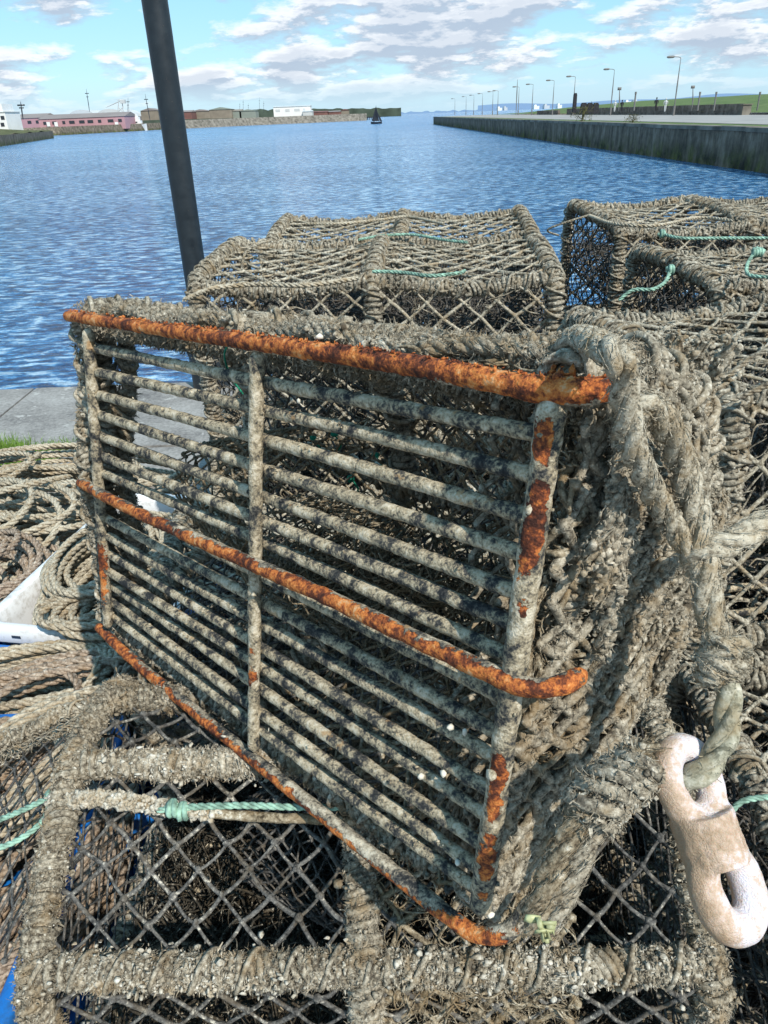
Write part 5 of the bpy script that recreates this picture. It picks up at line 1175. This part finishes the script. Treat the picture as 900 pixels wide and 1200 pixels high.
m = MB(); Pp = spline([at_d(62, 938, .975), at_d(130, 936, .955), at_d(200, 948, .94), at_d(300, 957, .935), at_d(420, 962, .935)], .004); tube(m, Pp, .0062, 12, amp=.002, nscale=80); m.build('strand', [M['rope_brown']], t)
m = MB(); n = 1500; j = (rng.beta(1.1, 2.2, n) * len(Pp) * .62).astype(int); d = rng.normal(size=(n, 3)); d /= np.linalg.norm(d, axis=1)[:, None]; lumps(m, Pp[j] + d * .0085, rng.uniform(.0015, .0042, n), rough=.4); m.build('barnacle', [M['barn']], t)
# twines on the back stacks
tw = lambda L_, z: [at_z(px, py, z) for px, py in L_]
twine(tw([(436, 318), (470, 319), (505, 323), (538, 320), (545, 317)], 1.315), .0042, 'green', 'mint-green twine along the near rail of the centre stack')
twine(tw([(420, 281), (450, 276), (485, 275), (520, 281), (548, 284)], 1.31), .0042, 'green', 'pale green twine along the middle rail of the centre stack')
twine(tw([(215, 352), (250, 338), (300, 333), (360, 334), (420, 326)], 1.325), .0055, 'rope_thick', 'long pale cord laid along the near left rail of the centre stack')
twine(tw([(358, 262), (400, 262), (450, 257), (480, 254), (520, 262)], 1.31), .005, 'rope_thick', 'pale cord laid along the farthest rail of the centre stack')
twine([at_d(283, 320, 1.95), at_d(287, 298, 1.98), at_d(300, 287, 2.0), at_d(318, 282, 2.05)], .004, 'rope_back', 'loose loop of cord sticking up at the left of the centre stack')
kk = at_z(776, 274, 1.32)
twine([kk, *tw([(800, 279), (850, 279), (905, 279)], 1.315)], .0042, 'green', 'straight pale green twine across the far right creel', knots=[kk])
twine(tw([(690, 252), (720, 262), (770, 264), (820, 255), (860, 259)], 1.33), .005, 'rope_thick', 'slack pale cord along the rim of the far right creel')
twine([at_z(655, 276, 1.25), at_z(642, 271, 1.27), at_z(650, 265, 1.29), at_z(690, 252, 1.32)], .0035, 'rope_back', 'thin dark cord looping between the two stacks')
kk = at_z(884, 296, 1.32)
twine([kk, at_z(876, 310, 1.30), at_z(878, 322, 1.29), at_z(905, 325, 1.29)], .0042, 'green', 'bright mint knot and tail near the right edge on the stack', knots=[kk, kk + [.012, 0, 0]])
kk = at_d(786, 316, 1.72)
twine([at_d(725, 352, 1.70), at_d(742, 340, 1.69), at_d(765, 339, 1.68), at_d(780, 330, 1.70), kk], .0046, 'green', 'mint-green twine tied round the corner of the near right creel', knots=[kk])
twine([at_d(835, 446, 1.02), at_d(856, 438, 1.0), at_d(880, 420, 1.0), at_d(910, 405, 1.0)], .0045, 'rope_back', 'upper thin grey cord running to the right edge')
twine([at_d(846, 470, .95), at_d(870, 464, .95), at_d(910, 446, .95)], .0045, 'rope_back', 'lower thin grey cord running to the right edge')
twine([at_d(852, 957, .66), at_d(868, 940, .66), at_d(890, 935, .66), at_d(912, 934, .66)], .0028, 'green', 'thin green and white cord beside the plastic link at the right edge')
# stray green twine on the bars
m = MB(); tube(m, spline([at_plane(272, 398, Q0 + OUT * .004, en), at_plane(263, 415, Q0 + OUT * .002, en), at_plane(270, 440, Q0 + en * .02, en), at_plane(285, 462, Q0 + en * .03, en)], .003), .0012, 6); m.build('stray_twine', M['green_dark'], T0)
